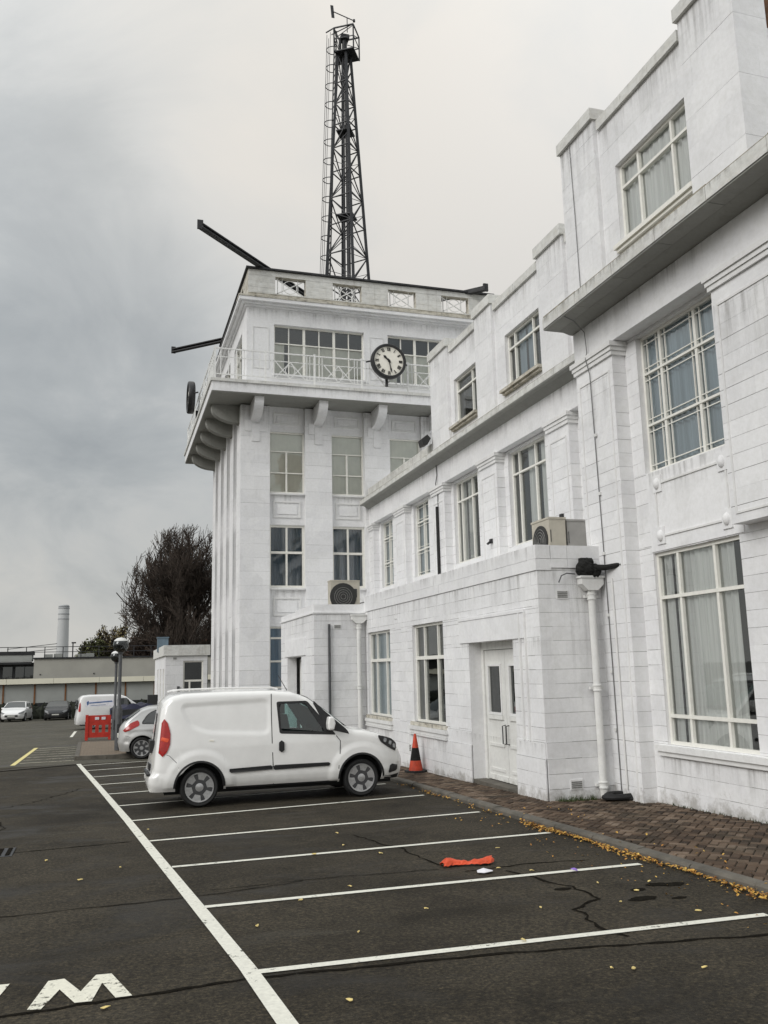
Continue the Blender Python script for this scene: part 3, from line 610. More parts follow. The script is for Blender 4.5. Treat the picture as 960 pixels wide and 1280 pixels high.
# ------------------------------------------------------------------ single-storey annex with double doors
AN = thing('flat_roofed_annex', 'low white flat-roofed annex with recessed double doors and two tall windows', 'building', (6.55, 17, -.34))
DH = (13.64, 15.56, -.7, 2.30); A2 = (16.88, 18.80, .69, 2.80); A1 = (20.46, 22.38, .69, 2.80); HS = [DH, A2, A1]
b = B(); wallcore(b, 'X', 6.55, 12.64, 22.6, -.7, 3.77, HS, .28)
b.box(6.56, 7.96, 12.631, 12.9, -.7, 3.765); b.box(6.83, 8.5, 12.9, 22.6, 3.42, 3.56); b.build('wall', 'wall', AN)
def plinth_course(own, ax, c, u0, u1, top, holes, Lb=.45):
    blocks(own, ax, c, u0, u1, .66, top, holes, L=Lb, base=.66)
    blocks(own, ax, c - .016, u0, u1, .41, .66, holes, h=.25, L=.6, base=.41)
    blocks(own, ax, c - .032, u0, u1, -.7, .41, holes, h=.225, L=.6, base=.41)
plinth_course(AN, 'X', 6.55, 12.62, 22.6, 3.36, HS + [(13.12, 15.98, 2.3, 2.76)]); plinth_course(AN, 'Y', 12.62, 6.552, 7.95, 3.40, [])
b = B()
for (y0, y1) in [(12.60, 13.9), (13.9, 15.6), (15.6, 17.0), (17.0, 19.0), (19.0, 20.7), (20.7, 22.6)]: b.box(6.525 + random.uniform(-.004, .004), 6.8, y0 + .004, y1 - .004, 3.365, 3.55); b.box(6.53 + random.uniform(-.006, .004), 6.79, y0 + .3, y1 + .29 if y1 < 22 else y1, 3.555, 3.775 + random.uniform(-.006, .006))
b.box(6.53, 6.79, 12.60, 12.895, 3.555, 3.776)
for (x0, x1) in [(6.80, 7.1), (7.1, 7.96)]: b.box(x0 + .003, x1 - .003, 12.597, 12.86, 3.405, 3.55); b.box(x0 + .003, x1 - .003, 12.60, 12.86, 3.556, 3.772)
b.build('parapet', 'wall', AN)
b = B()
b.box(6.525, 6.60, 13.13, 15.97, 2.302, 2.72); b.box(6.512, 6.59, 13.10, 16.0, 2.722, 2.775); b.build('door_lintel', 'wallsmooth', AN)
b = B(); b.box(6.515, 6.552, 13.30, 13.345, .66, 2.72); b.box(6.515, 6.552, 13.10, 13.135, .66, 2.72); b.build('door_moulding', 'trim', AN)
# doors
b = B(); X0 = 6.83
b.box(X0 - .03, X0 + .08, 15.47, 15.56, -.4, 2.30); b.box(X0 - .03, X0 + .08, 13.64, 13.72, -.4, 2.30); b.box(X0 - .028, X0 + .08, 13.72, 15.47, 2.16, 2.30); b.build('door_frame', 'door', AN)
b = B(); b.box(6.55, 7.0, 13.64, 15.56, -.7, gz(14.6) + .10); b.build('door_step', 'kerb', AN)
b = B(); b.box(X0 + .2, X0 + .9, 13.5, 15.7, -.4, 2.4); b.build('lobby', 'interior', AN)
for (y0, y1, fl) in ((14.60, 15.465, 1), (13.725, 14.59, -1)):
    z0 = gz(14.6) + .115; b = B(); hole = (y0 + .20, y1 - .17, 1.02, 1.86) if fl > 0 else (y0 + .17, y1 - .20, 1.02, 1.86)
    for (a, c_, v0, v1) in cells(y0, y1, z0, 2.15, [hole]): b.box(X0, X0 + .05, a, c_, v0, v1)
    dl = b.build('door', 'door', AN)
    panel(dl, 'X', X0, hole[0] - .05, hole[1] + .05, .98, 1.90, .045, .02, 'glazing_bead'); b = B(); b.box(X0 + .02, X0 + .03, hole[0], hole[1], 1.02, 1.86); b.build('glass', 'vglassdark', dl)
    for q_ in ((X0 - .03, X0, hole[0] - .07, hole[1] + .07, .90, .975), (X0 - .018, X0, y0 + .13, y1 - .10, .42, .47), (X0 - .016, X0, y0 + .14, y1 - .12, z0 + .16, z0 + .21), (X0 - .02, X0, y0 + .02, y1 - .02, z0 + .0, z0 + .09)): b = B(); b.box(*q_); b.build('door_rail', 'door', dl)
    b = B(); yy = y0 + .075 if fl > 0 else y1 - .06; b.tube([(X0, yy, .48), (X0 - .06, yy, .49), (X0 - .06, yy, .80), (X0, yy, .81)], .012, 6)
    b.build('handle', 'greypipe' if fl > 0 else 'blackplastic', dl, True)
for w_ in (A2, A1):
    wd = window(AN, 'X', 6.55, *w_, [(0, .655, [(.29, .05), (.72, .05)]), (.655, 1, [(.27, .04), (.70, .04)])], d=.07, fo=.055, fi=.075, curtain='curt_blue' if w_ is A1 else None, cr=((.02, .98),), room=1.4)
    s = B(); y0, y1 = w_[0] - .1, w_[1] + .16; n = 9
    for i in range(n): s.box(6.50, 6.66, y0 + (y1 - y0) / n * i + .004, y0 + (y1 - y0) / n * (i + 1) - .004, .615, .69)
    s.build('tile_sill', 'ledge', AN)
    s = B(); s.box(6.46, 6.66, y0 - .05, y1 + .05, .53, .61); s.box(6.49, 6.66, y0 - .02, y1 + .02, .455, .526); s.box(6.47, 6.66, y0 - .03, y1 + .03, .415, .45); s.build('sill', 'trim', AN)
grille(AN, 'Y', 12.62, 6.87, 7.09, 2.90, 3.05); grille(AN, 'Y', 12.588, 6.91, 7.13, -.06, .09)
grille(AN, 'X', 6.518, 18.95, 19.1, .02, .2)
b = B(); b.box(6.535, 6.56, 19.9, 20.06, 3.02, 3.05); b.box(6.545, 6.56, 19.95, 20.0, 3.05, 3.2); b.build('wall_bracket', 'trim', AN)
for (u0, u1, vt, L) in ((16.8, 19.1, .40, .55), (20.4, 22.6, .40, .55), (12.65, 22.5, 3.35, .7), (12.65, 15.9, 2.29, .3), (12.65, 16.5, .64, .2)): streak(AN, 'X', 6.51 if vt < .5 else 6.525 if vt < .7 else 6.55, u0, u1, vt, L)
streak(AN, 'Y', 12.62, 6.56, 7.9, 3.39, .9); streak(AN, 'X', 6.525, 12.65, 22.5, 3.77, .3); streak(AN, 'Y', 12.62, 7.1, 7.9, 3.2, 2.6)
flush_blocks(AN)

# ------------------------------------------------------------------ porch between annex and tower
PO = thing('side_porch', 'small white flat-roofed porch with a narrow doorway between the annex and the tower foot', 'building', (5.14, 25, -.5))
PD = (24.2, 26.2, -.8, 2.25)
b = B(); wallcore(b, 'X', 5.14, 22.62, 27.2, -.8, 3.52, [PD], .28); b.box(5.15, 6.55, 22.609, 22.9, -.8, 3.52); b.box(5.4, 8.5, 22.9, 28, 3.2, 3.33); b.box(5.42, 5.9, 26.9, 28.0, -.8, 3.3)
b.build('wall', 'wall', PO)
blocks(PO, 'X', 5.14, 22.6, 27.2, -.8, 3.30, [PD], base=.21); blocks(PO, 'Y', 22.6, 5.142, 6.545, -.8, 3.30, [], base=.21)
b = B(); b.box(5.11, 5.42, 22.57, 27.2, 3.33, 3.375); b.box(5.42, 6.545, 22.57, 22.86, 3.33, 3.375); b.box(5.135, 5.4, 22.595, 24.9, 3.376, 3.57); b.box(5.135, 5.4, 24.91, 26.2, 3.376, 3.50); b.box(5.4, 6.545, 22.597, 22.86, 3.376, 3.572); b.build('parapet', 'wall', PO)
b = B(); b.box(5.115, 5.16, 23.6, 26.5, 2.27, 2.75); b.build('door_lintel', 'wallsmooth', PO)
b = B(); b.box(5.5, 5.55, 24.3, 26.1, -.6, 2.2); b.build('door', 'door', PO)
b = B(); b.tube([(5.54, 22.55, -.45), (5.54, 22.55, 3.05)], .035, 8); b.build('dark_pipe', 'greypipe', PO, True)
grille(PO, 'Y', 22.6, 5.67, 5.88, 2.92, 3.05)
streak(PO, 'X', 5.14, 22.7, 27.0, 3.3, .7); streak(PO, 'Y', 22.6, 5.2, 6.5, 3.3, .8)
flush_blocks(PO, limit=160)
# ------------------------------------------------------------------ control tower
TW = thing('control_tower', 'square white clock tower with an overhanging balcony and a glazed lookout room', 'tower', (8.7, 32, -.6))
x0, x1, y0, y1 = 3.95, 13.5, 28.0, 36.0
PX = [(3.95, 4.92), (6.12, 7.04), (8.20, 9.12), (10.30, 11.20), (12.40, 13.5)]
PY = [(28.0, 28.92), (29.76, 30.66), (31.52, 32.42), (33.28, 34.18), (35.04, 36.0)]
LV = [(.2, 3.28), (4.54, 6.62), (7.70, 9.80)]
bx_ = [(a[1], c[0]) for a, c in zip(PX, PX[1:])]; by_ = [(a[1], c[0]) for a, c in zip(PY, PY[1:])]
b = B()
wallcore(b, 'Y', 28.16, 4.0, 13.5, -.8, 10.66, [(p, q, v0, v1) for (p, q) in bx_[:3] for v0, v1 in LV], .3, 0)
wallcore(b, 'X', 4.11, 28.46, 36.0, -.8, 10.66, [(p, q, v0, v1) for (p, q) in by_ for v0, v1 in LV], .3, 0)
b.box(13.2, 13.5, 28.46, 36, -.8, 10.66); b.box(4.41, 13.2, 35.7, 36, -.8, 10.66)
b.build('wall', 'wallsmooth', TW)
b = B()
for (p, q) in PX: b.box(p + .009, q, 28.009, 28.158, -.8, 10.62)
for (p, q) in PY: b.box(3.959, 4.108, p + .009, q, -.8, 10.62)
b.build('pier_core', 'wall', TW)
for (p, q) in PX[:4]: blocks(TW, 'Y', 28.0, p, q, -.8, 10.62, h=.45, L=.92, base=.1, gap=.006)
for (p, q) in PY: blocks(TW, 'X', 3.95, p, q, -.8, 10.62, h=.45, L=.92, base=.1, gap=.006)
for i, (p, q) in enumerate(bx_[:3]):
    for j, (v0, v1) in enumerate(LV):
        if j == 2: window(TW, 'Y', 28.16, p, q, v0, v1, [(0, .33, [(.5, .06)]), (.33, .68, [(.5, .06)]), (.68, 1, [])], d=.06, fo=.05, fi=.035, curtain='blind', cr=((.02, .98),), cd=.075, cv=(0, 1), fold=.12)
        elif j == 1: window(TW, 'Y', 28.16, p, q, v0, v1, [(0, .56, [(.5, .06)]), (.56, 1, [(.5, .06)])], d=.06, fo=.075, fi=.075, curtain='curt_dark', cr=((.03, .97),))
        else: window(TW, 'Y', 28.16, p, q, v0, v1, [(0, .37, [.5]), (.37, .64, [.5]), (.64, .88, [.5]), (.88, 1, [.5])], d=.04, fo=.06, fi=.06, curtain='curt_film', cr=((.01, .99),), cd=.07, fold=.1)
        sill(TW, 'Y', 28.16, p + .02, q - .02, v0 - .07, .05, .09, 'trim', False)
    for (va, vb) in ((6.86, 7.42), (3.62, 4.22), (10.05, 10.46)):
        m_ = panel(TW, 'Y', 28.16, p + .14, q - .14, va, vb, .05, .03); b = B(); b.box(p + .27, q - .27, 28.135, 28.165, va + .12, vb - .12); b.build('raised_field', 'wallsmooth', m_)
for i, (p, q) in enumerate(by_):
    for (v0, v1) in LV: window(TW, 'X', 4.11, p, q, v0, v1, [(0, .5, [.5]), (.5, 1, [.5])], d=.05, fo=.05, fi=.05, curtain='curt_dark', cr=((.03, .97),))
for i, (p, q) in enumerate(PX[:4]):                     # stepped emblem near each pier head
    m_ = (p + q) / 2; b = B()
    b.box(m_ - .13, m_ + .13, 27.965, 28.01, 9.38, 9.98); b.box(m_ - .34, m_ - .132, 27.975, 28.01, 9.72, 10.1); b.box(m_ + .132, m_ + .34, 27.975, 28.01, 9.72, 10.1); b.build('stepped_emblem', 'wallsmooth', TW)
# balcony
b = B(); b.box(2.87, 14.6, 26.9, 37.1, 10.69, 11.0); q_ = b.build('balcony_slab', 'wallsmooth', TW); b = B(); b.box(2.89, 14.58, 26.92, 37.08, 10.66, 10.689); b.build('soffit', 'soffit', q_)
n = 10
for i in range(n):
    a = 2.82 + (14.65 - 2.82) / n * i; c_ = a + (14.65 - 2.82) / n
    b = B(); b.box(a + .004, c_ - .004, 26.85, 27.3, 11.002, 11.10 + random.uniform(-.003, .003)); b.build('balcony_edge_stone', 'coping', TW)
n = 9
for i in range(n):
    a = 27.302 + (37.15 - 27.3) / n * i; c_ = a + (37.15 - 27.3) / n
    b = B(); b.box(2.82, 3.3, a + .004, c_ - .004, 11.002, 11.10 + random.uniform(-.003, .003)); b.build('balcony_edge_stone', 'coping', TW)
def corbel(pt, d, mt_='wallsmooth'):                                      # curved bracket under the slab; d = outward direction
    b = B(); d = Vector(d); s_ = d.cross(Vector((0, 0, 1))); prof = [(0, .62)]
    for k in range(9):
        a = k / 8 * pi / 2; prof.append((.06 + .86 * sin(a), .58 * cos(a) + .12 * (1 - cos(a))))
    prof += [(.92, 0), (0, 0)]
    pl = [Vector(pt) + d * u - Vector((0, 0, 1)) * v - s_ * .15 for u, v in prof]
    b.prism(pl, s_ * .30); b.build('corbel', mt_, TW)
for x in (4.42, 6.56, 8.62, 10.75, 12.9): corbel((x, 28.0, 10.655), (0, -1, 0))
for (p, q) in PY: corbel((3.95, (p + q) / 2, 10.655), (-1, 0, 0), 'soffit')  # left corbels take the darker grey, shade put into their colour
for (p, q) in PX[:4]: streak(TW, 'Y', 28.0, p + .01, q - .01, 10.6, 1.6)
for (p, q) in bx_[:3]:
    for (v0, v1) in LV: streak(TW, 'Y', 28.16, p + .03, q - .03, v0 - .08, .7)
streak(TW, 'Y', 26.9, 2.9, 14.5, 10.99, .3); streak(TW, 'X', 2.87, 27, 37, 10.99, .3)
flush_blocks(TW)
# lookout room
rx0, rx1, ry = 4.16, 13.3, 28.2
LWN = [(5.1, 8.32, 11.85, 13.64), (9.2, 12.4, 11.85, 13.64)]
streak(TW, 'Y', 28.2, 4.2, 13.2, 14.15, .5)
LL = [(29.3, 31.3, 11.85, 13.64), (32.4, 34.6, 11.85, 13.64)]
b = B(); wallcore(b, 'Y', ry, rx0, rx1, 11.0, 14.2, LWN, .3, 0); wallcore(b, 'X', rx0, ry + .3, 35.8, 11.0, 14.2, LL, .3, 0); b.box(rx1 - .3, rx1, ry + .3, 35.8, 11, 14.2); b.box(rx0 + .3, rx1 - .3, 35.5, 35.8, 11, 14.2); b.box(rx0 + .31, rx1 - .31, ry + .31, 35.49, 14.0, 14.2)
b.build('lookout_wall', 'wallsmooth', TW)
for w_ in LWN:
    window(TW, 'Y', ry, *w_, [(0, .64, [.166, (.333, .09), .5, (.667, .09), .833]), (.64, 1, [.166, (.333, .09), .5, (.667, .09), .833])], d=.12, fo=.05, fi=.034, curtain='blind', cr=((.02, .12), (.18, .32), (.34, .66), (.68, .99)), cv=(0, .64), room=1.6, cd=.08, fold=.2)
    sill(TW, 'Y', ry, w_[0] - .05, w_[1] + .05, 11.78, .06, .08)
for w_ in LL: window(TW, 'X', rx0, *w_, [(0, .7, [.33, .66]), (.7, 1, [.33, .66])], d=.1, fo=.06, fi=.05, room=1.4)
panel(TW, 'Y', ry, 4.36, 4.92, 12.0, 13.5, .03, .015); panel(TW, 'Y', ry, 8.5, 9.04, 11.9, 13.5, .03, .015)
b = B()
for (o_, z0, z1) in ((.08, 14.2, 14.26), (.20, 14.262, 14.32), (.30, 14.322, 14.44)): b.box(rx0 - o_, rx1 + o_, ry - o_, 35.8 + o_, z0, z1)
b.build('lookout_cornice', 'wallsmooth', TW)
n = 9
for i in range(n):
    a = 3.84 + (13.62 - 3.84) / n * i; c_ = a + (13.62 - 3.84) / n
    b = B(); b.box(a + .004, c_ - .004, 27.88, 28.5, 14.442, 14.50 + random.uniform(-.004, .004)); b.build('cornice_capping', 'ledge', TW)
b = B(); b.box(3.84, 4.5, 28.5, 36.1, 14.442, 14.5); b.box(4.5, 13.62, 28.51, 36.1, 14.443, 14.49); b.build('roof_deck', 'roof', TW)
# pierced parapet
OP = [(5.14, 6.22, 14.76, 15.38), (7.20, 8.26, 14.76, 15.38), (9.26, 10.32, 14.76, 15.38), (11.32, 12.40, 14.76, 15.38)]
OPL = [(29.4, 30.4, 14.76, 15.38), (31.5, 32.5, 14.76, 15.38), (33.6, 34.6, 14.76, 15.38)]
b = B(); wallcore(b, 'Y', 28.2, 4.2, 13.35, 14.5, 15.58, OP, .24, 0); wallcore(b, 'X', 4.2, 28.44, 35.8, 14.5, 15.58, OPL, .24, 0)
b.box(13.11, 13.35, 28.44, 35.8, 14.5, 15.58); b.build('parapet', 'ledge', TW)
blocks(TW, 'Y', 28.185, 4.2, 13.35, 14.72, 15.57, OP, h=.2125, L=.5, base=14.72)
BLOCKS[TW.name] = [r for r in BLOCKS[TW.name] if r[4] > 14.6]
bb = B()
for r in BLOCKS[TW.name]: bb.fbox(r[0], r[1], r[2], r[3], r[4], r[5], 0, .02)
kind(bb.build('parapet_blockwork', 'coping', TW, fix=False), 'stuff')
b = B(); b.box(4.12, 13.43, 28.1, 28.5, 15.582, 15.64); b.box(4.12, 4.5, 28.5, 35.9, 15.582, 15.64); b.box(13.05, 13.43, 28.5, 35.9, 15.582, 15.64); b.build('parapet_capping', 'beam', TW)
def ring_pts(ax, c, u, v, r, n=20): return [((c, u + r * cos(2 * pi * k / n), v + r * sin(2 * pi * k / n)) if ax == 'X' else (u + r * cos(2 * pi * k / n), c, v + r * sin(2 * pi * k / n))) for k in range(n + 1)]
for (p, q, v0, v1) in OP:
    g = B(); y = 28.3; m_ = (p + q) / 2; vm = (v0 + v1) / 2
    g.bar((p, y, v0), (q, y, v1), .03); g.bar((p, y, v1), (q, y + .001, v0), .03); g.bar((m_ - .28, y, v0), (m_ - .28, y, v1), .022); g.bar((m_ + .28, y, v0), (m_ + .28, y, v1), .022)
    g.tube(ring_pts('Y', y - .02, m_, vm, .24), .015, 5, False); g.bar((p + .1, y, v0), (p + .1, y, v1), .03); g.build('parapet_grille', 'white_metal', TW)
# balcony railing: posts and rails with diamond lattice and bar panels
def railing(ax, c, u0, u1, nm):
    L = u1 - u0; P = (lambda u, z: (c, u, z)) if ax == 'X' else (lambda u, z: (u, c, z))
    f = B(); f.bar(P(u0, 12.14), P(u1, 12.14), .045, .035); f.bar(P(u0, 11.86), P(u1, 11.86), .022); f.bar(P(u0, 11.28), P(u1, 11.28), .03); rl = f.build(nm, 'white_metal', TW)
    n = round(L / 1.62); st = L / n
    for i in range(n + 1):
        p_ = B(); u = u0 + st * i; p_.bar(P(u, 11.09), P(u, 12.2), .06); p_.build('railing_post', 'white_metal', rl)
    for i in range(n):
        a = u0 + st * i + .06; z0, z1 = 11.29, 11.85; q_ = B()
        if i == 0:
            for k in range(6): u = a + (st - .12) * (k + .5) / 6; q_.bar(P(u, z0), P(u, 12.13), .028)
            q_.build('bar_panel', 'white_metal', rl); continue
        for k in range(2): q_.bar(P(a + .10 + .1 * k, z0), P(a + .10 + .1 * k, 12.13), .022); q_.bar(P(a + st - .22 - .1 * k, z0), P(a + st - .22 - .1 * k, 12.13), .022)
        l0, l1 = a + .26, a + st - .38; lm_ = (l0 + l1) / 2; zm = (z0 + z1) / 2
        for (s0, s1) in ((l0, lm_), (lm_, l1)): q_.bar(P(s0, z0), P(s1, z1), .026); q_.bar(P(s0, z1), P(s1, z0), .0261)
        q_.tube([Vector(P(0, 0)) * 0 + Vector(v) for v in ring_pts(ax, c, lm_, zm, .16, 14)], .013, 5, False); q_.build('lattice_panel', 'white_metal', rl)
railing('Y', 27.0, 2.97, 14.4, 'balcony_railing'); railing('X', 2.97, 27.03, 37.0, 'balcony_railing')
# gantry beams set diagonally on the roof corners
def gantry(p, q):
    b = B(); b.bar(p, q, .19, .04); b.bar((p[0], p[1], p[2] + .12), (q[0], q[1], q[2] + .12), .19, .04)
    d = (Vector(q) - Vector(p)).normalized(); s_ = d.cross(Vector((0, 0, 1))) * .08
    b.bar(Vector(p) + s_ + Vector((0, 0, .06)), Vector(q) + s_ + Vector((0, 0, .06)), .03, .10)
    e = Vector(q); b.bar(e + Vector((0, 0, -.05)), e + Vector((0, 0, .24)), .18, .08); b.build('gantry_beam', 'beam', TW)
gantry((6.6, 30.1, 15.66), (2.34, 25.9, 15.66)); gantry((6.4, 33.4, 15.66), (2.3, 37.2, 15.66)); gantry((11.2, 29.4, 15.56), (12.9, 27.7, 15.56))

# ------------------------------------------------------------------ clocks on the balcony
def make_clock(nm, label, loc, rz):
    ck = thing(nm, label, 'clock', loc, 'balcony clocks', (0, 0, rz), local=True)
    r_ = .56; b = B(); b.lathe([(.30, .06), (r_ * .98, .05), (r_ + .03, .03), (r_ + .05, .0), (r_ + .05, -.16), (r_ + .02, -.20), (r_ - .035, -.20), (r_ - .05, -.14)], (0, 0, 0), 'Y', 48); b.build('case', 'blackplastic', ck, True)
    b = B(); b.lathe([(r_ - .045, -.14), (.001, -.145)], (0, 0, 0), 'Y', 48); dl = b.build('dial', 'dial', ck)
    Y = -.155
    num = ['XII', 'I', 'II', 'III', 'IIII', 'V', 'VI', 'VII', 'VIII', 'IX', 'X', 'XI']
    for h, tx in enumerate(num):
        wd = {'I': .032, 'V': .062, 'X': .062}; tot = sum(wd[c_] for c_ in tx); g = B(); a = 2 * pi * h / 12; x = -tot / 2; hh = .062
        def seg(p, q, w_):
            def tr(p):
                X_, Z_ = p[0], p[1] + .415; return (X_ * cos(a) + Z_ * sin(a), Y, -X_ * sin(a) + Z_ * cos(a))
            g.bar(tr(p), tr(q), .012, w_) if False else g.prism([tr((p[0] - w_ / 2, p[1])), tr((p[0] + w_ / 2, p[1])), tr((q[0] + w_ / 2, q[1])), tr((q[0] - w_ / 2, q[1]))], (0, .008, 0))
        for c_ in tx:
            m_ = x + wd[c_] / 2
            if c_ == 'I': seg((m_, -hh), (m_, hh), .020)
            elif c_ == 'V': seg((m_, -hh), (m_ - .022, hh), .020); seg((m_, -hh), (m_ + .022, hh), .011)
            else: seg((m_ + .022, -hh), (m_ - .022, hh), .020); seg((m_ - .022, -hh), (m_ + .022, hh), .011)
            x += wd[c_]
        g.build('numeral', 'black', dl)
    def hand(ang, L, w_, nm_):
        g = B(); c_, s_ = cos(ang), sin(ang); T_ = lambda u, v: (u * c_ + v * s_, -.175, -u * s_ + v * c_)
        g.prism([T_(-w_ * .5, -.08), T_(w_ * .5, -.08), T_(w_ * .55, L * .55), T_(w_ * 1.1, L * .72), T_(0, L), T_(-w_ * 1.1, L * .72), T_(-w_ * .55, L * .55)], (0, .012, 0)); g.build(nm_, 'black', ck)
    hand(2 * pi * (10 + 28 / 60) / 12, .27, .045, 'hour_hand'); hand(2 * pi * 28 / 60, .42, .028, 'minute_hand')
    b = B(); b.lathe([(.04, -.19), (.04, -.15)], (0, 0, 0), 'Y', 16); b.build('hub', 'black', ck)
    b = B(); b.tube([(0, .16, -.5), (0, .16, -.80)], .05, 10); b.tube([(-.6, .0, 0), (-.72, .12, 0)], .03, 8); b.tube([(.6, .0, 0), (.72, .12, 0)], .03, 8); b.build('bracket', 'blackplastic', ck, True)
    return ck
make_clock('clock', 'large round black clock with cream Roman dial on the front balcony railing', (8.72, 26.78, 12.06), 0)
make_clock('clock', 'black clock seen edge-on, hanging out from the left balcony railing', (2.74, 32.2, 12.06), -pi / 2)

# ------------------------------------------------------------------ lattice mast on the tower roof
LM = thing('lattice_mast', 'tall dark steel lattice mast with a caged ladder rising from the tower roof', 'mast', (9.0, 32.7, 14.5))
mc = Vector((9.0, 32.7)); ph = radians(-1.4)
def leg(k, z): d = 1.10 - .0601 * (z - 14.6); a = ph + k * pi / 2; return Vector((mc.x + d * cos(a), mc.y + d * sin(a), z))
for k in range(4):
    b = B(); b.bar(leg(k, 14.5), leg(k, 28.3), .10); b.build('mast_leg', 'dark_metal', LM)
lev = [14.5]; 
while lev[-1] < 27.6: lev.append(lev[-1] + 1.5 - .045 * (lev[-1] - 14.5))
lev[-1] = 28.2
for zi, (za, zb) in enumerate(zip(lev, lev[1:])):
    for k in range(4):
        b = B(); k2 = (k + 1) % 4; zm = (za + zb) / 2
        b.bar(leg(k, za), leg(k2, zb), .045, .025) if (zi + k) % 2 else b.bar(leg(k2, za), leg(k, zb), .045, .025)
        b.bar(leg(k, zb), leg(k2, zb), .045, .035); b.bar(leg(k, za), leg(k2, zm), .032, .02) if (zi + k) % 2 else b.bar(leg(k2, za), leg(k, zm), .032, .02); b.build('bracing', 'dark_metal', LM)
b = B(); b.tube([(mc.x + .02, mc.y - .1, 14.5), (mc.x + .05, mc.y - .1, 28.2)], .085, 8); b.tube([(mc.x - .16, mc.y, 14.5), (mc.x - .05, mc.y, 28.2)], .05, 8); b.build('cable_riser', 'dark_metal', LM, True)
def plat(z, s_, nm, ox=0.0, oy=0.0):
    a = [Vector((mc.x + ox + s_ * cos(ph + radians(14) + k * pi / 2), mc.y + oy + s_ * sin(ph + radians(14) + k * pi / 2), z)) for k in range(4)]
    b = B(); b.prism(a, (0, 0, .05)); b.build(nm, 'dark_metal', LM); return a
plat(20.55, .50, 'platform'); plat(24.45, .46, 'platform')
a0 = plat(28.2, .62, 'platform', .12); a1 = [p + Vector((0, 0, 1.15)) for p in a0]
b = B()
for k in range(4):
    b.bar(a0[k], a1[k], .05); b.bar(a1[k], a1[(k + 1) % 4], .05); m0 = a0[k] + Vector((0, 0, .6)); m1 = a0[(k + 1) % 4] + Vector((0, 0, .6)); b.bar(m0, m1, .03); b.bar(m0, m1 + Vector((0, 0, .5)), .025)
b.build('top_cage', 'dark_metal', LM)
b = B(); b.box(mc.x - .16, mc.x + .20, mc.y - .18, mc.y + .18, 28.95, 29.15); b.tube([(mc.x + .02, mc.y, 28.2), (mc.x + .02, mc.y, 29.0)], .11, 10); b.tube([(mc.x - .18, mc.y, 28.3), (mc.x - .18, mc.y, 29.0)], .06, 8); b.build('beacon', 'dark_metal', LM, True)
# ladder with safety hoops on the left corner
lk_ = pi + ph
def ladp(z, off, side=0.0):
    d = .70 - .033 * (z - 14.6) + off; e = .42 - .018 * (z - 14.6); return Vector((mc.x + d * cos(lk_) - side * sin(lk_), mc.y + e + d * sin(lk_) + side * cos(lk_), z))
b = B(); b.bar(ladp(14.5, .12, .2), ladp(29.3, .12, .2), .045); b.bar(ladp(14.5, .12, -.2), ladp(29.3, .12, -.2), .045)
z = 14.7
while z < 29.1: b.bar(ladp(z, .12, .2), ladp(z, .12, -.2), .022); z += .3
ld = b.build('ladder', 'dark_metal', LM)
z = 15.3; i = 0
while z < 29.3:
    b = B(); b.tube([ladp(z, .12 + .38 * sin(pi * k / 12), .24 * cos(pi * k / 12) * (1.0 if k in (0, 12) else 1.15)) for k in range(13)], .019, 5); b.build('safety_hoop', 'dark_metal', ld); z += .88
b = B()
for k in (3, 6, 9): b.bar(ladp(15.3, .12 + .38 * sin(pi * k / 12), .24 * 1.15 * cos(pi * k / 12)), ladp(29.2, .12 + .38 * sin(pi * k / 12), .24 * 1.15 * cos(pi * k / 12)), .018)
b.build('cage_strip', 'dark_metal', ld)
b = B(); b.bar(a1[2], ladp(29.3, .55), .04); b.bar(a1[3], ladp(29.25, .3), .03); b.build('cage_rail', 'dark_metal', LM)
vx = Vector((9.13, 32.6, 29.3))
b = B(); b.tube([vx, vx + Vector((0, 0, .72))], .02, 6); va = vx + Vector((-.62, .1, .98)); vb = vx + Vector((.30, -.05, .60)); b.tube([va, vb], .022, 6)
b.lathe([(.055, -.05), (.055, .05)], vb, 'Z', 8); b.prism([va + Vector((-.05, 0, -.30)), va + Vector((.08, 0, -.30)), va + Vector((.03, 0, .30)), va + Vector((-.10, 0, .30))], (0, .03, 0)); b.build('wind_vane', 'dark_metal', LM)
# ------------------------------------------------------------------ drainpipes, boxes and fittings
def downpipe(x, y, zt, label, group='white downpipes'):
    z0 = gz(y) - .02
    dp = thing('downpipe', label, 'drainpipe', (x, y, z0), group)
    b = B(); b.tube([(x, y, z0 + .14), (x, y, zt)], .058, 14); b.tube([(x, y, z0 + .2), (x, y, z0 + .1), (x, y - .05, z0 + .03), (x, y - .1, z0 + .02)], .06, 12); b.build('pipe', 'pipe', dp, True)
    for z in (z0 + .26, (z0 + zt) / 2 + .1, zt - .10):
        b = B(); b.lathe([(.06, -.055), (.075, -.05), (.075, -.03), (.066, -.02), (.066, .02), (.075, .03), (.075, .05), (.06, .055)], (x, y, z), 'Z', 16); b.box(x - .12, x + .12, y + .0, y + .05, z - .02, z + .02); b.build('collar', 'pipe', dp, True)
    b = B(); n = 4
    b.prism([(x - .09, y - .08, zt), (x + .09, y - .08, zt), (x + .20, y - .08, zt + .10), (x + .20, y - .08, zt + .22), (x - .20, y - .08, zt + .22), (x - .20, y - .08, zt + .10)], (0, .15, 0)); b.box(x - .22, x + .22, y - .10, y + .075, zt + .20, zt + .235); b.build('hopper', 'pipe', dp)
    return dp
downpipe(7.46, 12.53, 3.03, 'white downpipe below the sooty black outlet, beside the ventilated annex wall')
downpipe(6.34, 22.50, 3.06, 'white downpipe in the corner behind the white van, beside the thin dark pipe')
b = B(); random.seed(3)
vs = []
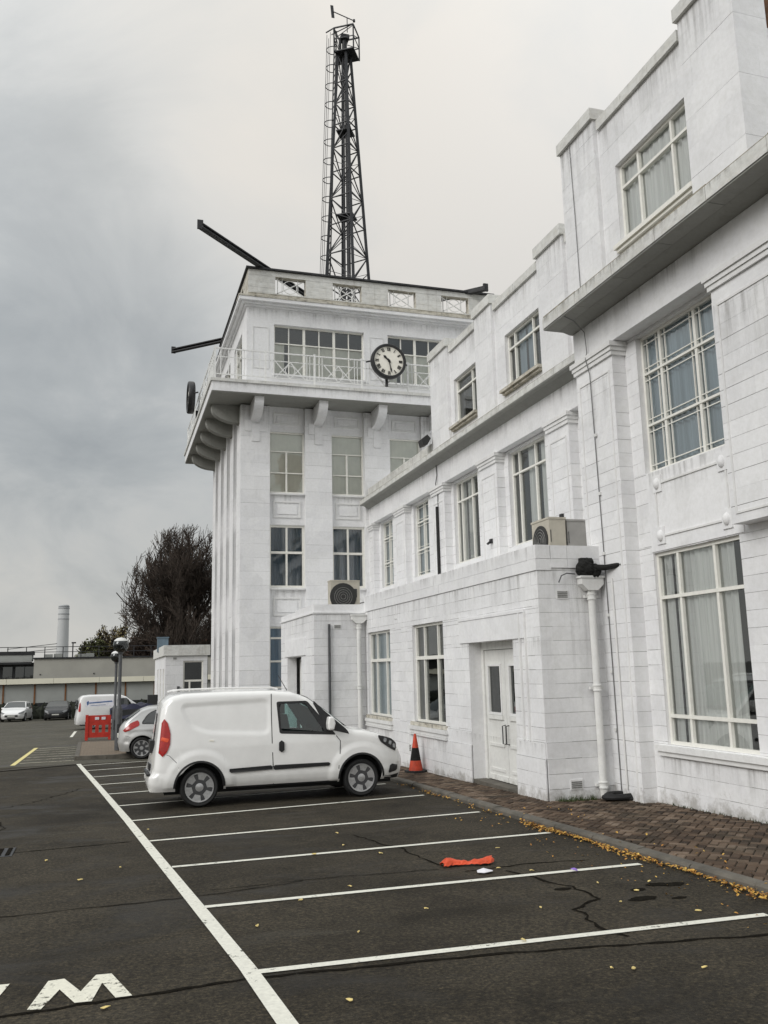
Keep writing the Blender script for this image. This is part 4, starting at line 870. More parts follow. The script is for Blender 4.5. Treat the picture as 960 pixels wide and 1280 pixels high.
def lump(b, o, r, n=9, m=7, k=.3, sx=1, sy=1, sz=1):
    vs = []; 
    for i in range(m + 1):
        for j in range(n):
            a, t_ = 2 * pi * j / n, pi * i / m; q = r * (1 + random.uniform(-k, k)); vs.append((o[0] + q * sin(t_) * cos(a) * sx, o[1] + q * sin(t_) * sin(a) * sy, o[2] + q * cos(t_) * sz))
    b.add(vs, [(i * n + j, i * n + (j + 1) % n, (i + 1) * n + (j + 1) % n, (i + 1) * n + j) for i in range(m) for j in range(n)])
lump(b, (7.36, 12.5, 3.38), .15, 22, 14, .10, 1.05, .8, 1.0); lump(b, (7.52, 12.5, 3.34), .12, 20, 12, .12); lump(b, (7.42, 12.5, 3.47), .09, 16, 10, .15); lump(b, (7.30, 12.5, 3.30), .07, 14, 8, .15); b.tube([(7.45, 12.5, 3.40), (7.62, 12.3, 3.38), (7.74, 12.02, 3.40)], .055, 8, True, .04); lump(b, (7.74, 12.0, 3.41), .05, 8, 6, .3)
b.box(7.30, 7.5, 12.5, 12.6, 3.28, 3.56)
single(b, 'roof_outlet', 'soot', 'burnt-looking sooty black roof outlet above the white downpipe', 'roof outlet', (7.45, 12.55, 3.26))
b = B(); b.tube([(7.20, 12.56, 3.30), (7.05, 12.55, 3.31), (6.95, 12.55, 3.27), (6.90, 12.56, 3.16)], .010, 6); single(b, 'loose_wire', 'greypipe', 'thin loose wire bent against the annex side wall', 'wire', (6.9, 12.58, 3.1), smooth=True)
b = B(); P_ = []
for k in range(40): a = k / 39 * 2 * pi * 2.6; P_.append((7.60 + (.30 - .08 * k / 39) * cos(a), 12.28 + (.17 - .05 * k / 39) * sin(a), gz(12.3) + .075 + .05 * k / 39))
b.tube(P_, .034, 8); b.tube([(7.38, 12.40, gz(12.3) + .08), (7.55, 12.16, gz(12.3) + .07), (7.93, 12.06, gz(12.3) + .07)], .034, 8); single(b, 'black_hose', 'black', 'coil of black hose lying at the foot of the white downpipe', 'hose', (7.6, 12.28, gz(12.3) + .04), smooth=True)
b = B(); b.tube([(7.45, 12.53, 3.27), (7.45, 12.53, 3.4)], .05, 8)

def ac_unit(x, y, z, w_, d_, h_, label, fan='front', mat='ac'):
    ac = thing('air_conditioner', label, 'air conditioner', (x, y, z), 'air conditioners on the flat roofs')
    b = B(); b.box(x, x + w_, y, y + d_, z + .05, z + h_); ac_b = b.build('casing', mat, ac)
    b = B(); b.box(x - .012, x + w_ + .012, y - .012, y + d_ + .012, z + h_ - .03, z + h_ + .004); b.build('lid', mat, ac)
    for xx in (x + .1, x + w_ - .16): b = B(); b.box(xx, xx + .06, y - .02, y + d_ + .02, z - .02, z + .05); b.build('foot', 'dark_metal', ac)
    r_ = h_ * .40; g = B()
    if fan == 'front':
        cx_, cz_ = x + w_ * .42, z + h_ * .52; g.lathe([(r_, 0), (r_, -.018), (r_ - .02, -.022), (.001, -.024)], (cx_, y, cz_), 'Y', 24); gr = g.build('fan_grille', 'grille', ac)
        for k in range(4): q = B(); q.tube([(cx_ + (.07 + .06 * k) * cos(2 * pi * j / 20), y - .026, cz_ + (.07 + .06 * k) * sin(2 * pi * j / 20)) for j in range(21)], .006, 4, False); q.build('fan_ring', 'vent', gr)
        q = B(); q.box(x + w_ * .80, x + w_ * .9, y - .008, y + .01, z + h_ * .5, z + h_ * .75); q.build('cover', 'dark_metal', ac)
    else:
        cy_, cz_ = y + d_ * .5, z + h_ * .52; r_ = min(r_, d_ * .42); g.lathe([(r_, 0), (r_, -.018), (r_ - .02, -.022), (.001, -.024)], (x, cy_, cz_), 'X', 24); gr = g.build('fan_grille', 'grille', ac)
        for k in range(4): q = B(); q.tube([(x - .026, cy_ + (.05 + .05 * k) * cos(2 * pi * j / 20), cz_ + (.05 + .05 * k) * sin(2 * pi * j / 20)) for j in range(21)], .006, 4, False); q.build('fan_ring', 'vent', gr)
        q = B(); q.box(x + .03, x + w_ * .06, y - .006, y + .01, z + h_ * .45, z + h_ * .72); q.build('cover', 'dark_metal', ac)
    q = B()
    for k in range(3): q.tube([(x + w_, y + d_ * .5, z + .15 + .08 * k), (x + w_ + .12 + .05 * k, y + d_ * .5, z + .2 + .08 * k), (x + w_ + .2 + .05 * k, y + d_ * .6, z + .05), (x + w_ + .3, y + d_ + .2, z + .03)], .018, 6)
    q.build('pipework', 'greypipe', ac, True); return ac
ac_unit(7.13, 13.2, 3.57, .31, .64, .78, 'beige air conditioner with a side fan at the near corner of the annex roof', 'side')
ac_unit(7.50, 13.25, 3.57, .37, .34, .76, 'greyer air conditioner standing against the tall corner pier', 'side', 'acgrey')
ac_unit(5.76, 23.2, 3.34, .82, .34, .94, 'beige air conditioner with a dark round fan on the porch roof below the tower window')
# twin-bulkhead lamp on the eaves end
fl = thing('floodlight', 'small black floodlight at the end of the sloping white parapet', 'floodlight', (8.2, 21.66, 7.9))
b = B(); b.tube([(8.12, 21.75, 7.90), (8.12, 21.75, 8.02)], .03, 8); b.build('bracket', 'blackplastic', fl)
b = B(); b.prism([(7.95, 21.60, 7.98), (8.12, 21.60, 8.12), (8.22, 21.60, 8.02), (8.12, 21.60, 7.84), (8.00, 21.60, 7.80)], (0, .30, 0)); b.build('lamp_head', 'blackplastic', fl)

# ------------------------------------------------------------------ traffic cone
cx_, cy_ = 6.3, 18.1; cz = gz(cy_) + .05
cn = thing('traffic_cone', 'orange traffic cone with a dark collar standing by the annex window', 'traffic cone', (cx_, cy_, cz))
b = B(); b.prism([(cx_ + .24 * cos(a), cy_ + .24 * sin(a), cz) for a in [k * pi / 4 + pi / 8 for k in range(8)]], (0, 0, .04)); b.build('base', 'black', cn)
for (r0, z0, r1, z1, mm, nn) in ((.150, .04, .115, .24, 'coneorange', 'lower_cone'), (.115, .24, .070, .50, 'soot', 'dark_collar'), (.070, .50, .025, .78, 'coneorange', 'upper_cone')):
    b = B(); b.lathe([(r0, z0), (r1, z1)] + ([(.02, z1 + .01), (.001, z1 + .01)] if z1 > .7 else []), (cx_, cy_, cz), 'Z', 24); b.build(nn, mm, cn, True)
# ------------------------------------------------------------------ red plastic barrier
rb = thing('barrier', 'red plastic pedestrian barrier standing behind the paved island', 'barrier', (-.78, 39.4, gz(39.4)))
bz = gz(39.4)
for (a, c_) in ((-.80, .06),):
    b = B(); slots = [(a + .26 + .26 * i, a + .38 + .26 * i, bz + .30, bz + .60) for i in range(3)]
    tops = [(a + .36, a + .52, bz + .82, bz + .93), (a + .62, a + .78, bz + .82, bz + .93)]
    for (p, q, v0, v1) in cells(a, c_ + .12, bz + .10, bz + 1.0, slots): b.box(p, q, 39.37, 39.43, v0, v1)
    b.box(a - .02, a + .10, 39.34, 39.46, bz + .02, bz + 1.03); b.box(c_ + .04, c_ + .14, 39.34, 39.46, bz + .02, bz + 1.0); b.build('panel', 'redplastic', rb)
    for (p, q, v0, v1) in tops: k = B(); k.box(p, q, 39.35, 39.365, v0, v1); k.build('reflector', 'paper', rb)
    for x in (a + .04, c_ + .1): k = B(); k.box(x - .05, x + .05, 39.1, 39.7, bz, bz + .06); k.build('foot', 'redplastic', rb)
# ------------------------------------------------------------------ globe lamps
def lamp(x, y, zt, label, sc_=1.0):
    z0 = gz(y) + (.12 if y < 36 else 0)
    lp = thing('street_lamp', label, 'street lamp', (x, y, z0), 'globe lamps in the car park')
    b = B(); b.lathe([(.105, 0), (.105, 1.25), (.085, 1.32), (.055, 1.38), (.055, zt - z0 - .30), (.075, zt - z0 - .28), (.09, zt - z0 - .20)], (x, y, z0), 'Z', 16); b.build('post', 'greypipe', lp, True)
    b = B(); b.sphere((x, y, zt), .24, 24, 16); b.build('globe', 'lampglass', lp, True)
    b = B(); b.lathe([(.215, .125), (.205, .15), (.13, .215), (.001, .246)], (x, y, zt), 'Z', 24); b.build('cap', 'pipe', lp, True)  # added white cap, paints the bright highlight on the globe top
    b = B(); b.lathe([(.10, -.22), (.05, -.18), (.04, .08), (.001, .1)], (x, y, zt), 'Z', 12); b.build('lamp_core', 'dark_metal', lp, True)
    b = B(); b.box(x - .04, x + .04, y - .108, y - .1, z0 + .4, z0 + .8); b.build('access_door', 'dark_metal', lp)
lamp(.38, 29.6, 2.80, 'nearer globe lamp post on the paved island beside the silver hatchback')
lamp(.34, 38.9, 2.62, 'farther globe lamp post just behind the red barrier')
# ------------------------------------------------------------------ litter
def flat_sheet(poly, z, amp, nm, mat, label, cat, group=None):
    b = B(); n = 10; vs = []; xs = [p[0] for p in poly]; 
    b2 = []
    for i in range(len(poly)):
        vs.append((poly[i][0], poly[i][1], gz(poly[i][1]) + z + random.uniform(0, amp)))
    c_ = (sum(p[0] for p in poly) / len(poly), sum(p[1] for p in poly) / len(poly)); vs.append((c_[0], c_[1], gz(c_[1]) + z + amp))
    m_ = len(poly); b.add(vs, [(i, (i + 1) % m_, m_) for i in range(m_)])
    o = single(b, nm, mat, label, cat, (c_[0], c_[1], gz(c_[1]) + z), group)
    sm = o.modifiers.new('t', 'SOLIDIFY'); sm.thickness = .004; return o
def debris():
    b = B(); random.seed(12); nx, ny = 26, 6; vs = []
    for i in range(nx + 1):
        t_ = i / nx; x = 3.36 + .56 * t_; wd = .055 + .018 * sin(t_ * 9); yc = 8.92 - .03 * t_ + .035 * sin(t_ * 7)
        for j in range(ny + 1):
            s_ = j / ny * 2 - 1; y = yc + s_ * wd * (1 + .12 * sin(i * .9 + j)); z = gz(y) + .012 + .055 * (1 - s_ * s_) * (1 + .25 * sin(i * .55)) * (.35 + .65 * abs(sin(t_ * 5 + .6))) + random.uniform(0, .012); vs.append((x + .012 * sin(j * 2.1), y, z))
    b.add(vs, [(i * (ny + 1) + j, (i + 1) * (ny + 1) + j, (i + 1) * (ny + 1) + j + 1, i * (ny + 1) + j + 1) for i in range(nx) for j in range(ny)])
    o = single(b, 'plastic_scrap', 'orange', 'crumpled orange plastic scrap lying in an empty parking bay', 'litter', (3.64, 8.92, gz(8.9)))
    m_ = o.modifiers.new('t', 'SOLIDIFY'); m_.thickness = .006
debris()
flat_sheet([(3.56, 8.46), (3.62, 8.42), (3.72, 8.44), (3.74, 8.50), (3.66, 8.54), (3.58, 8.52)], .008, .03, 'paper_scrap', 'paper', 'white paper scrap just in front of the orange plastic scrap', 'litter')
flat_sheet([(4.43, 8.12), (4.48, 8.11), (4.50, 8.16), (4.44, 8.18)], .010, .03, 'purple_wrapper', 'purple', 'tiny purple wrapper on the white bay line', 'litter')
random.seed(21)
LP = [(3.32, 5.35), (3.20, 5.42), (.05, 5.93), (2.62, 7.36), (1.9, 6.9), (2.95, 6.2), (4.1, 8.35), (3.85, 8.6), (4.4, 7.6), (3.0, 9.9), (2.3, 10.2), (1.45, 5.5), (4.85, 7.45), (3.5, 7.0), (2.25, 8.45), (1.7, 8.1), (4.2, 6.9), (4.55, 7.2), (2.75, 10.6), (.2, 10.4), (-.2, 9.9), (1.2, 7.4), (.6, 13.0), (4.6, 6.4), (2.9, 11.5), (4.3, 9.6), (-.6, 11.2), (3.75, 5.2)]
for (x, y) in LP:
    a = random.uniform(0, 6.3); r_ = random.uniform(.013, .024); pl = []
    for k in range(7):
        q = 2 * pi * k / 7; u, v = r_ * cos(q) * 1.5, r_ * sin(q) * .7; pl.append((x + u * cos(a) - v * sin(a), y + u * sin(a) + v * cos(a)))
    flat_sheet(pl, .006, .012, 'fallen_leaf', 'paleleaf', 'small pale yellow leaf lying by itself on the dark asphalt', 'leaf', 'single leaves scattered over the car park')
# weeds at the annex foot
b = B(); random.seed(5)
for i in range(320):
    x = random.uniform(6.62, 7.3) if i < 240 else random.uniform(7.9, 7.95); y = random.uniform(12.40, 12.58) if i < 240 else random.uniform(9.2, 11.8)
    h = random.uniform(.03, .11) * (1 if i < 240 else .5); a = random.uniform(0, 6.3); l_ = random.uniform(0, .05); z = gz(y) + .03
    b.add([(x - .006 * cos(a), y - .006 * sin(a), z), (x + .006 * cos(a), y + .006 * sin(a), z), (x + l_ * cos(a + 1), y + l_ * sin(a + 1), z + h)], [(0, 1, 2)])
kind(b.build('weeds', 'grass', fix=False), 'stuff')
# ------------------------------------------------------------------ vehicles
def lerp_tab(tab, x):
    if x <= tab[0][0]: return tab[0][1]
    for (a, va), (b_, vb) in zip(tab, tab[1:]):
        if x <= b_: return va + (vb - va) * (x - a) / max(1e-9, b_ - a)
    return tab[-1][1]
def smooth_tab(tab, k=.05, n=220):
    x0, x1 = tab[0][0], tab[-1][0]; out_ = []
    for i in range(n + 1):
        x = x0 + (x1 - x0) * i / n; s_ = 0; w_ = 0
        for j in range(-4, 5):
            xx = min(max(x + j * k / 4, x0), x1); g = math.exp(-(j / 2.4) ** 2); s_ += g * lerp_tab(tab, xx); w_ += g
        out_.append((x, s_ / w_))
    return out_
def roundpoly(poly, r, n=5):
    o = []; m_ = len(poly)
    for i in range(m_):
        p0, p, p1 = Vector((*poly[i - 1], 0)), Vector((*poly[i], 0)), Vector((*poly[(i + 1) % m_], 0))
        a = (p0 - p); b_ = (p1 - p); ra = min(r, a.length * .45, b_.length * .45); a.normalize(); b_.normalize(); s_, e = p + a * ra, p + b_ * ra
        for k in range(n + 1):
            t_ = k / n; q = s_ * (1 - t_) ** 2 + p * 2 * t_ * (1 - t_) + e * t_ * t_; o.append((q.x, q.y))
    return o
def inpoly(x, y, P_):
    c_ = False; j = len(P_) - 1
    for i in range(len(P_)):
        if (P_[i][1] > y) != (P_[j][1] > y) and x < (P_[j][0] - P_[i][0]) * (y - P_[i][1]) / (P_[j][1] - P_[i][1]) + P_[i][0]: c_ = not c_
        j = i
    return c_
class Car:
    def __init__(s, root, L, W, top, zb, wheels, ra, tumble, nr, nf, rear, front, rc=.10, relief=None, crown=.03, wz=.31):
        s.root, s.L, s.W, s.zb, s.wheels, s.ra, s.nr, s.nf, s.rc, s.crown, s.wz = root, L, W, zb, wheels, ra, nr, nf, rc, crown, wz
        s.top = smooth_tab(top); s.tum = smooth_tab(tumble); s.rear = rear; s.front = front; s.relief = relief or (lambda x, z: 0)
    def plan(s, u):
        e = 1 - u; 
        if u < .5: return (1 - abs((.5 - u) / .5) ** s.nr) ** (1 / s.nr) if u > 0 else 0
        return (1 - abs((u - .5) / .5) ** s.nf) ** (1 / s.nf) if u < 1 else 0
    def X(s, u, z):
        x = u * s.L; return x + lerp_tab(s.rear, z) * max(0, 1 - u * 3.2) ** 1.5 + lerp_tab(s.front, z) * max(0, 1 - (1 - u) * 3.2) ** 1.5
    def U(s, x, z):
        u = min(max(x / s.L, 0), 1)
        for _ in range(6): u -= (s.X(u, z) - x) / s.L
        return min(max(u, 0.0005), .9995)
    def zt(s, u): return lerp_tab(s.top, u * s.L)
    def half(s, u, z, x): return s.W / 2 * s.plan(u) * lerp_tab(s.tum, z) + s.relief(x, z) * (1 if .04 < u < .96 else 0)
    def P(s, x, z, side, off=0.0):
        u = s.U(x, z); return (x, side * (s.half(u, z, x) + off), z)
    def bot(s, x):
        z = s.zb
        for w_ in s.wheels:
            d = abs(x - w_)
            if d < s.ra: z = max(z, s.wz + sqrt(s.ra ** 2 - d * d))
        return z
    def R(s, x, f, off=0.0):                            # point on the top surface, f across -1..1
        u = min(max(x / s.L, 0), 1); zt = s.zt(u); hw = s.half(u, zt - s.rc * .7, x) - s.rc * .35; return (x, f * hw, zt + s.crown * (1 - f * f) * s.plan(u) + off)
    def body(s, mat, nu=150, ns=30, holes=(), top_holes=()):
        us = [i / nu for i in range(1, nu)]; us = [.0015, .004, .008, .014] + [u for u in us if .018 < u < .982] + [.986, .992, .996, .9985]
        for w_ in s.wheels:
            for e in (-1, 1): us += [(w_ + e * s.ra) / s.L + k * .0012 for k in (-1, 0, 1)]
        us = sorted(us); rings = []; NA = 6; NR = 8
        for u in us:
            zt = s.zt(u); xb = s.X(u, .5); zb = min(s.bot(xb), zt - .12); r_ = min(s.rc, (zt - zb) * .3); zs = zt - r_; half = []
            for k in range(ns + 1):
                t_ = k / ns; z = zb + (zs - zb) * t_; x = s.X(u, z); half.append((x, s.half(u, z, x), z))
            ys = half[-1][1]
            rr = min(r_ * 1.0, ys * .5)
            for k in range(1, NA + 1): a = k / NA * pi / 2; half.append((s.X(u, zt), ys - rr * (1 - cos(a)), zs + r_ * sin(a)))
            yr = ys - rr
            for k in range(1, NR + 1): f = 1 - k / NR; half.append((s.X(u, zt), yr * f, zt + s.crown * (1 - f * f) * s.plan(u)))
            rings.append(half)
        M_ = len(rings[0]); b = B(); vs = []; idx = {}
        for i, h in enumerate(rings):
            for sd in (1, -1):
                for j, (x, y, z) in enumerate(h):
                    if sd < 0 and j == M_ - 1: idx[(i, -1, j)] = idx[(i, 1, j)]; continue
                    idx[(i, sd, j)] = len(vs); vs.append((x, sd * y, z))
        fs = []
        for i in range(len(rings) - 1):
            for sd in (1, -1):
                for j in range(M_ - 1):
                    q = [rings[i][j], rings[i + 1][j], rings[i + 1][j + 1], rings[i][j + 1]]; cx__ = sum(p[0] for p in q) / 4; cz__ = sum(p[2] for p in q) / 4; cy__ = sum(p[1] for p in q) / 4
                    if j < ns + 2 and any(inpoly(cx__, cz__, h) for h in holes): continue
                    if j >= ns + 1 and any(xa < cx__ < xb and cy__ < yw for xa, xb, yw in top_holes): continue
                    f = (idx[(i, sd, j)], idx[(i + 1, sd, j)], idx[(i + 1, sd, j + 1)], idx[(i, sd, j + 1)]); fs.append(f if sd < 0 else f[::-1])
        for i in (0, len(rings) - 1):
            fs.append(tuple([idx[(i, 1, j)] for j in range(M_)] + [idx[(i, -1, j)] for j in range(M_ - 2, -1, -1)]))
        b.add(vs, fs); o = b.build('body', mat, s.root, True, fix=True); return o
    def patch(s, poly, side, off, name, mat, par=None, nx=10, nz=8, thick=True):
        """sheet that follows the body side inside an outline in (x, z)"""
        zs = [p[1] for p in poly]; z0, z1 = min(zs) + 1e-4, max(zs) - 1e-4; b = B(); vs = []
        for k in range(nz + 1):
            z = z0 + (z1 - z0) * k / nz; xs = []
            for (xa, za), (xb, zb) in zip(poly, poly[1:] + poly[:1]):
                if (za > z) != (zb > z): xs.append(xa + (xb - xa) * (z - za) / (zb - za))
            a, c_ = min(xs), max(xs)
            for j in range(nx + 1): x = a + (c_ - a) * j / nx; vs.append(s.P(x, z, side, off))
        fs = [(k * (nx + 1) + j, k * (nx + 1) + j + 1, (k + 1) * (nx + 1) + j + 1, (k + 1) * (nx + 1) + j) for k in range(nz) for j in range(nx)]
        b.add(vs, fs)
        if thick:                                        # close the rim back to the body
            rim = [j for j in range(nx + 1)] + [(k + 1) * (nx + 1) - 1 for k in range(1, nz + 1)] + [nz * (nx + 1) + j for j in range(nx - 1, -1, -1)] + [k * (nx + 1) for k in range(nz - 1, 0, -1)]
            n0 = len(b.v); 
            for i in rim: x, y, z = vs[i]; b.v.append((x, y - side * (off + .01), z))
            m_ = len(rim); b.f += [(rim[i], rim[(i + 1) % m_], n0 + (i + 1) % m_, n0 + i) for i in range(m_)]
        return b.build(name, mat, par or s.root, True)
    def ring(s, outer, inner, side, off, name, mat):
        b = B(); n = len(outer); vs = [s.P(x, z, side, off) for x, z in outer] + [s.P(x, z, side, off) for x, z in inner] + [s.P(x, z, side, -.02) for x, z in inner]
        b.add(vs, [(i, (i + 1) % n, n + (i + 1) % n, n + i) for i in range(n)] + [(n + i, n + (i + 1) % n, 2 * n + (i + 1) % n, 2 * n + i) for i in range(n)]); return b.build(name, mat, s.root)
    def seam(s, pts, side, w_=.012, name='door_seam'):
        b = B(); n = len(pts); vs = []
        for i, (x, z) in enumerate(pts):
            p, q = pts[max(i - 1, 0)], pts[min(i + 1, n - 1)]; dx, dz = q[0] - p[0], q[1] - p[1]; l_ = sqrt(dx * dx + dz * dz) or 1; nx_, nz_ = -dz / l_ * w_ / 2, dx / l_ * w_ / 2
            vs += [s.P(x + nx_, z + nz_, side, .0025), s.P(x - nx_, z - nz_, side, .0025)]
        b.add(vs, [(2 * i, 2 * i + 1, 2 * i + 3, 2 * i + 2) for i in range(n - 1)]); return b.build(name, 'blackplastic', s.root, fix=False)
    def top_sheet(s, xa, xb, f, off, name, mat, nx=14, ny=10, fb=None):
        b = B(); fb = fb or f; vs = []
        for i in range(nx + 1):
            x = xa + (xb - xa) * i / nx; ff = f + (fb - f) * i / nx
            for j in range(ny + 1): vs.append(s.R(x, ff * (2 * j / ny - 1), off))
        b.add(vs, [(i * (ny + 1) + j, (i + 1) * (ny + 1) + j, (i + 1) * (ny + 1) + j + 1, i * (ny + 1) + j + 1) for i in range(nx) for j in range(ny)]); return b.build(name, mat, s.root, True, fix=False)
    def wheel(s, x, side, R_, rr, wdt, spokes, style=0):
        y = side * (s.W / 2 - .035); e = side; o = (x, y, R_ + .002)
        b = B(); b.lathe([(rr, 0), (rr + .015, .012 * e), (R_ - .03, .016 * e), (R_ - .006, -.01 * e), (R_, -.05 * e), (R_, -(wdt - .05) * e), (R_ - .02, -wdt * e), (rr, -wdt * e)], o, 'Y', 40); w_ = b.build('wheel', 'black', s.root, True)
        b = B(); b.lathe([(rr + .004, .006 * e), (rr + .002, .014 * e), (rr - .012, .014 * e), (rr - .022, -.01 * e), (rr - .03, -.05 * e), (.05, -.05 * e), (.001, -.05 * e)], o, 'Y', 40); rim = b.build('rim', 'wheelback', w_, True); b = B(); b.lathe([(rr * .90, .0), (rr * .915, .016 * e), (rr * .985, .018 * e), (rr * 1.0, .004 * e)], o, 'Y', 40); b.build('rim_lip', 'alloy', w_, True)
        for k in range(spokes):
            a = 2 * pi * k / spokes + .3; g = B(); T_ = lambda r_, v, d: (x + r_ * cos(a) - v * sin(a), y + d * e, R_ + .002 + r_ * sin(a) + v * cos(a))
            if style: prof = [(.02, -.034), (.02, .034), (rr * .45, .040), (rr * .72, .060), (rr * .93, .086), (rr * .93, -.086), (rr * .72, -.060), (rr * .45, -.040)]
            else: prof = [(.02, -.030), (.02, .030), (rr * .6, .022), (rr * .92, .036), (rr * .92, -.036), (rr * .6, -.022)]
            n = len(prof); vs = [T_(r_, v, .012 - .012 * (1 - r_ / rr)) for r_, v in prof] + [T_(r_, v * 1.15, -.03) for r_, v in prof]
            g.add(vs, [tuple(range(n))] + [(i, (i + 1) % n, n + (i + 1) % n, n + i) for i in range(n)]); g.build('spoke', 'alloy', w_)
        b = B(); q_ = 1.75 if style else 1.0; b.lathe([(.060 * q_, -.03 * e), (.055 * q_, -.002 * e), (.05, .010 * e), (.001, .013 * e)], o, 'Y', 24); b.build('hub_cap', 'alloy', w_, True)
        return w_
    def under(s, z0=.20, z1=.62):
        b = B(); b.box(.25, s.L - .25, -s.W / 2 + .28, s.W / 2 - .28, z0, z1)
        for w_ in s.wheels: b.box(w_ - s.ra - .02, w_ + s.ra + .02, -s.W / 2 + .24, s.W / 2 - .24, z0 + .06, s.wz + s.ra + .05)
        for w_ in s.wheels:
            for sd in (-1, 1):
                n = 14; vs = []
                for k in range(n + 1):
                    a = pi * k / n; 
                    for y in (s.W / 2 - .03, s.W / 2 - .26): vs.append((w_ + (s.ra - .004) * cos(a), sd * y, s.wz + (s.ra - .004) * sin(a)))
                b.add(vs, [(2 * k, 2 * k + 2, 2 * k + 3, 2 * k + 1) for k in range(n)])
        return b.build('underbody', 'black', s.root, fix=False)
    def arch_trim(s, mat='blackplastic', w_=.028):
        for wx in s.wheels:
            for sd in (-1, 1):
                b = B(); n = 24; vs = []
                for k in range(n + 1):
                    a = pi * k / n
                    for r_, o_ in ((s.ra - .006, -.03), (s.ra - .004, .008), (s.ra + w_, .006)):
                        x, z = wx + r_ * cos(a), max(s.zb, s.wz + r_ * sin(a)); vs.append(s.P(x, z, sd, o_))
                b.add(vs, [(3 * k + j, 3 * k + 3 + j, 3 * k + 4 + j, 3 * k + 1 + j) for k in range(n) for j in range(2)]); b.build('arch_trim', mat, s.root, True, fix=False)
def sweep(pts, n=6): return pts
TILT = math.atan(.02)
# ---- the white panel van
van = thing('panel_van', 'white windowless panel van parked nose-in beside the annex, nearest vehicle', 'van', (.70, 15.93, gz(15.93)), None, (-TILT, 0, 0), local=True)
vpanel = roundpoly([(.47, 1.63), (1.94, 1.68), (1.94, 1.13), (.92, 1.18), (.62, 1.30)], .12, 4)
def pdist(x, y, P_):                                    # signed distance, inside positive
    m_ = 9
    for (ax_, ay), (bx2, by2) in zip(P_, P_[1:] + P_[:1]):
        dx, dy = bx2 - ax_, by2 - ay; t_ = min(1, max(0, ((x - ax_) * dx + (y - ay) * dy) / max(1e-9, dx * dx + dy * dy))); m_ = min(m_, sqrt((x - ax_ - t_ * dx) ** 2 + (y - ay - t_ * dy) ** 2))
    return m_ if inpoly(x, y, P_) else -m_
def vrel(x, z):
    d = 0
    for w_ in (.79, 3.54):
        r_ = sqrt((x - w_) ** 2 + (z - .32) ** 2)
        if r_ < .62 and z > .3: d += .022 * (lambda q: q * q * (3 - 2 * q))(min(1, max(0, (.62 - r_) / .12)))
    d -= .020 * min(1, max(0, .5 + pdist(x, z, vpanel) / .07))
    d += .010 * math.exp(-((z - .44) / .07) ** 2)
    return d
vc = Car(van, 4.39, 1.83,
    [(0, 1.66), (.06, 1.73), (.18, 1.79), (.40, 1.825), (1.2, 1.84), (2.0, 1.835), (2.35, 1.80), (2.62, 1.70), (2.95, 1.46), (3.30, 1.18), (3.42, 1.13), (3.7, 1.10), (4.0, 1.03), (4.2, .93), (4.33, .80), (4.39, .66)],
    .27, (.79, 3.54), .392, [(.2, .90), (.35, .975), (.6, 1.0), (.95, 1.0), (1.12, .985), (1.5, .945), (1.85, .90)], 13, 6.5,
    [(.2, .02), (.40, -.03), (.50, -.02), (.56, .05), (1.0, .09), (1.5, .15), (1.85, .22)], [(.2, -.10), (.35, -.03), (.55, 0), (.75, -.04), (1.0, -.12)], .11, vrel, .035, .32)
SW = roundpoly([(2.07, 1.645), (2.115, 1.115), (3.10, 1.055), (2.60, 1.645)], .04, 5)
SWi = roundpoly([(2.115, 1.605), (2.15, 1.16), (2.90, 1.115), (2.565, 1.605)], .035, 5)
SWh = [(2.10, 1.62), (2.14, 1.145), (2.93, 1.10), (2.575, 1.62)]
vc.body('vanwhite', 230, 56, [SWh], [(2.66, 3.22, .62)])
vc.under(); vc.arch_trim()
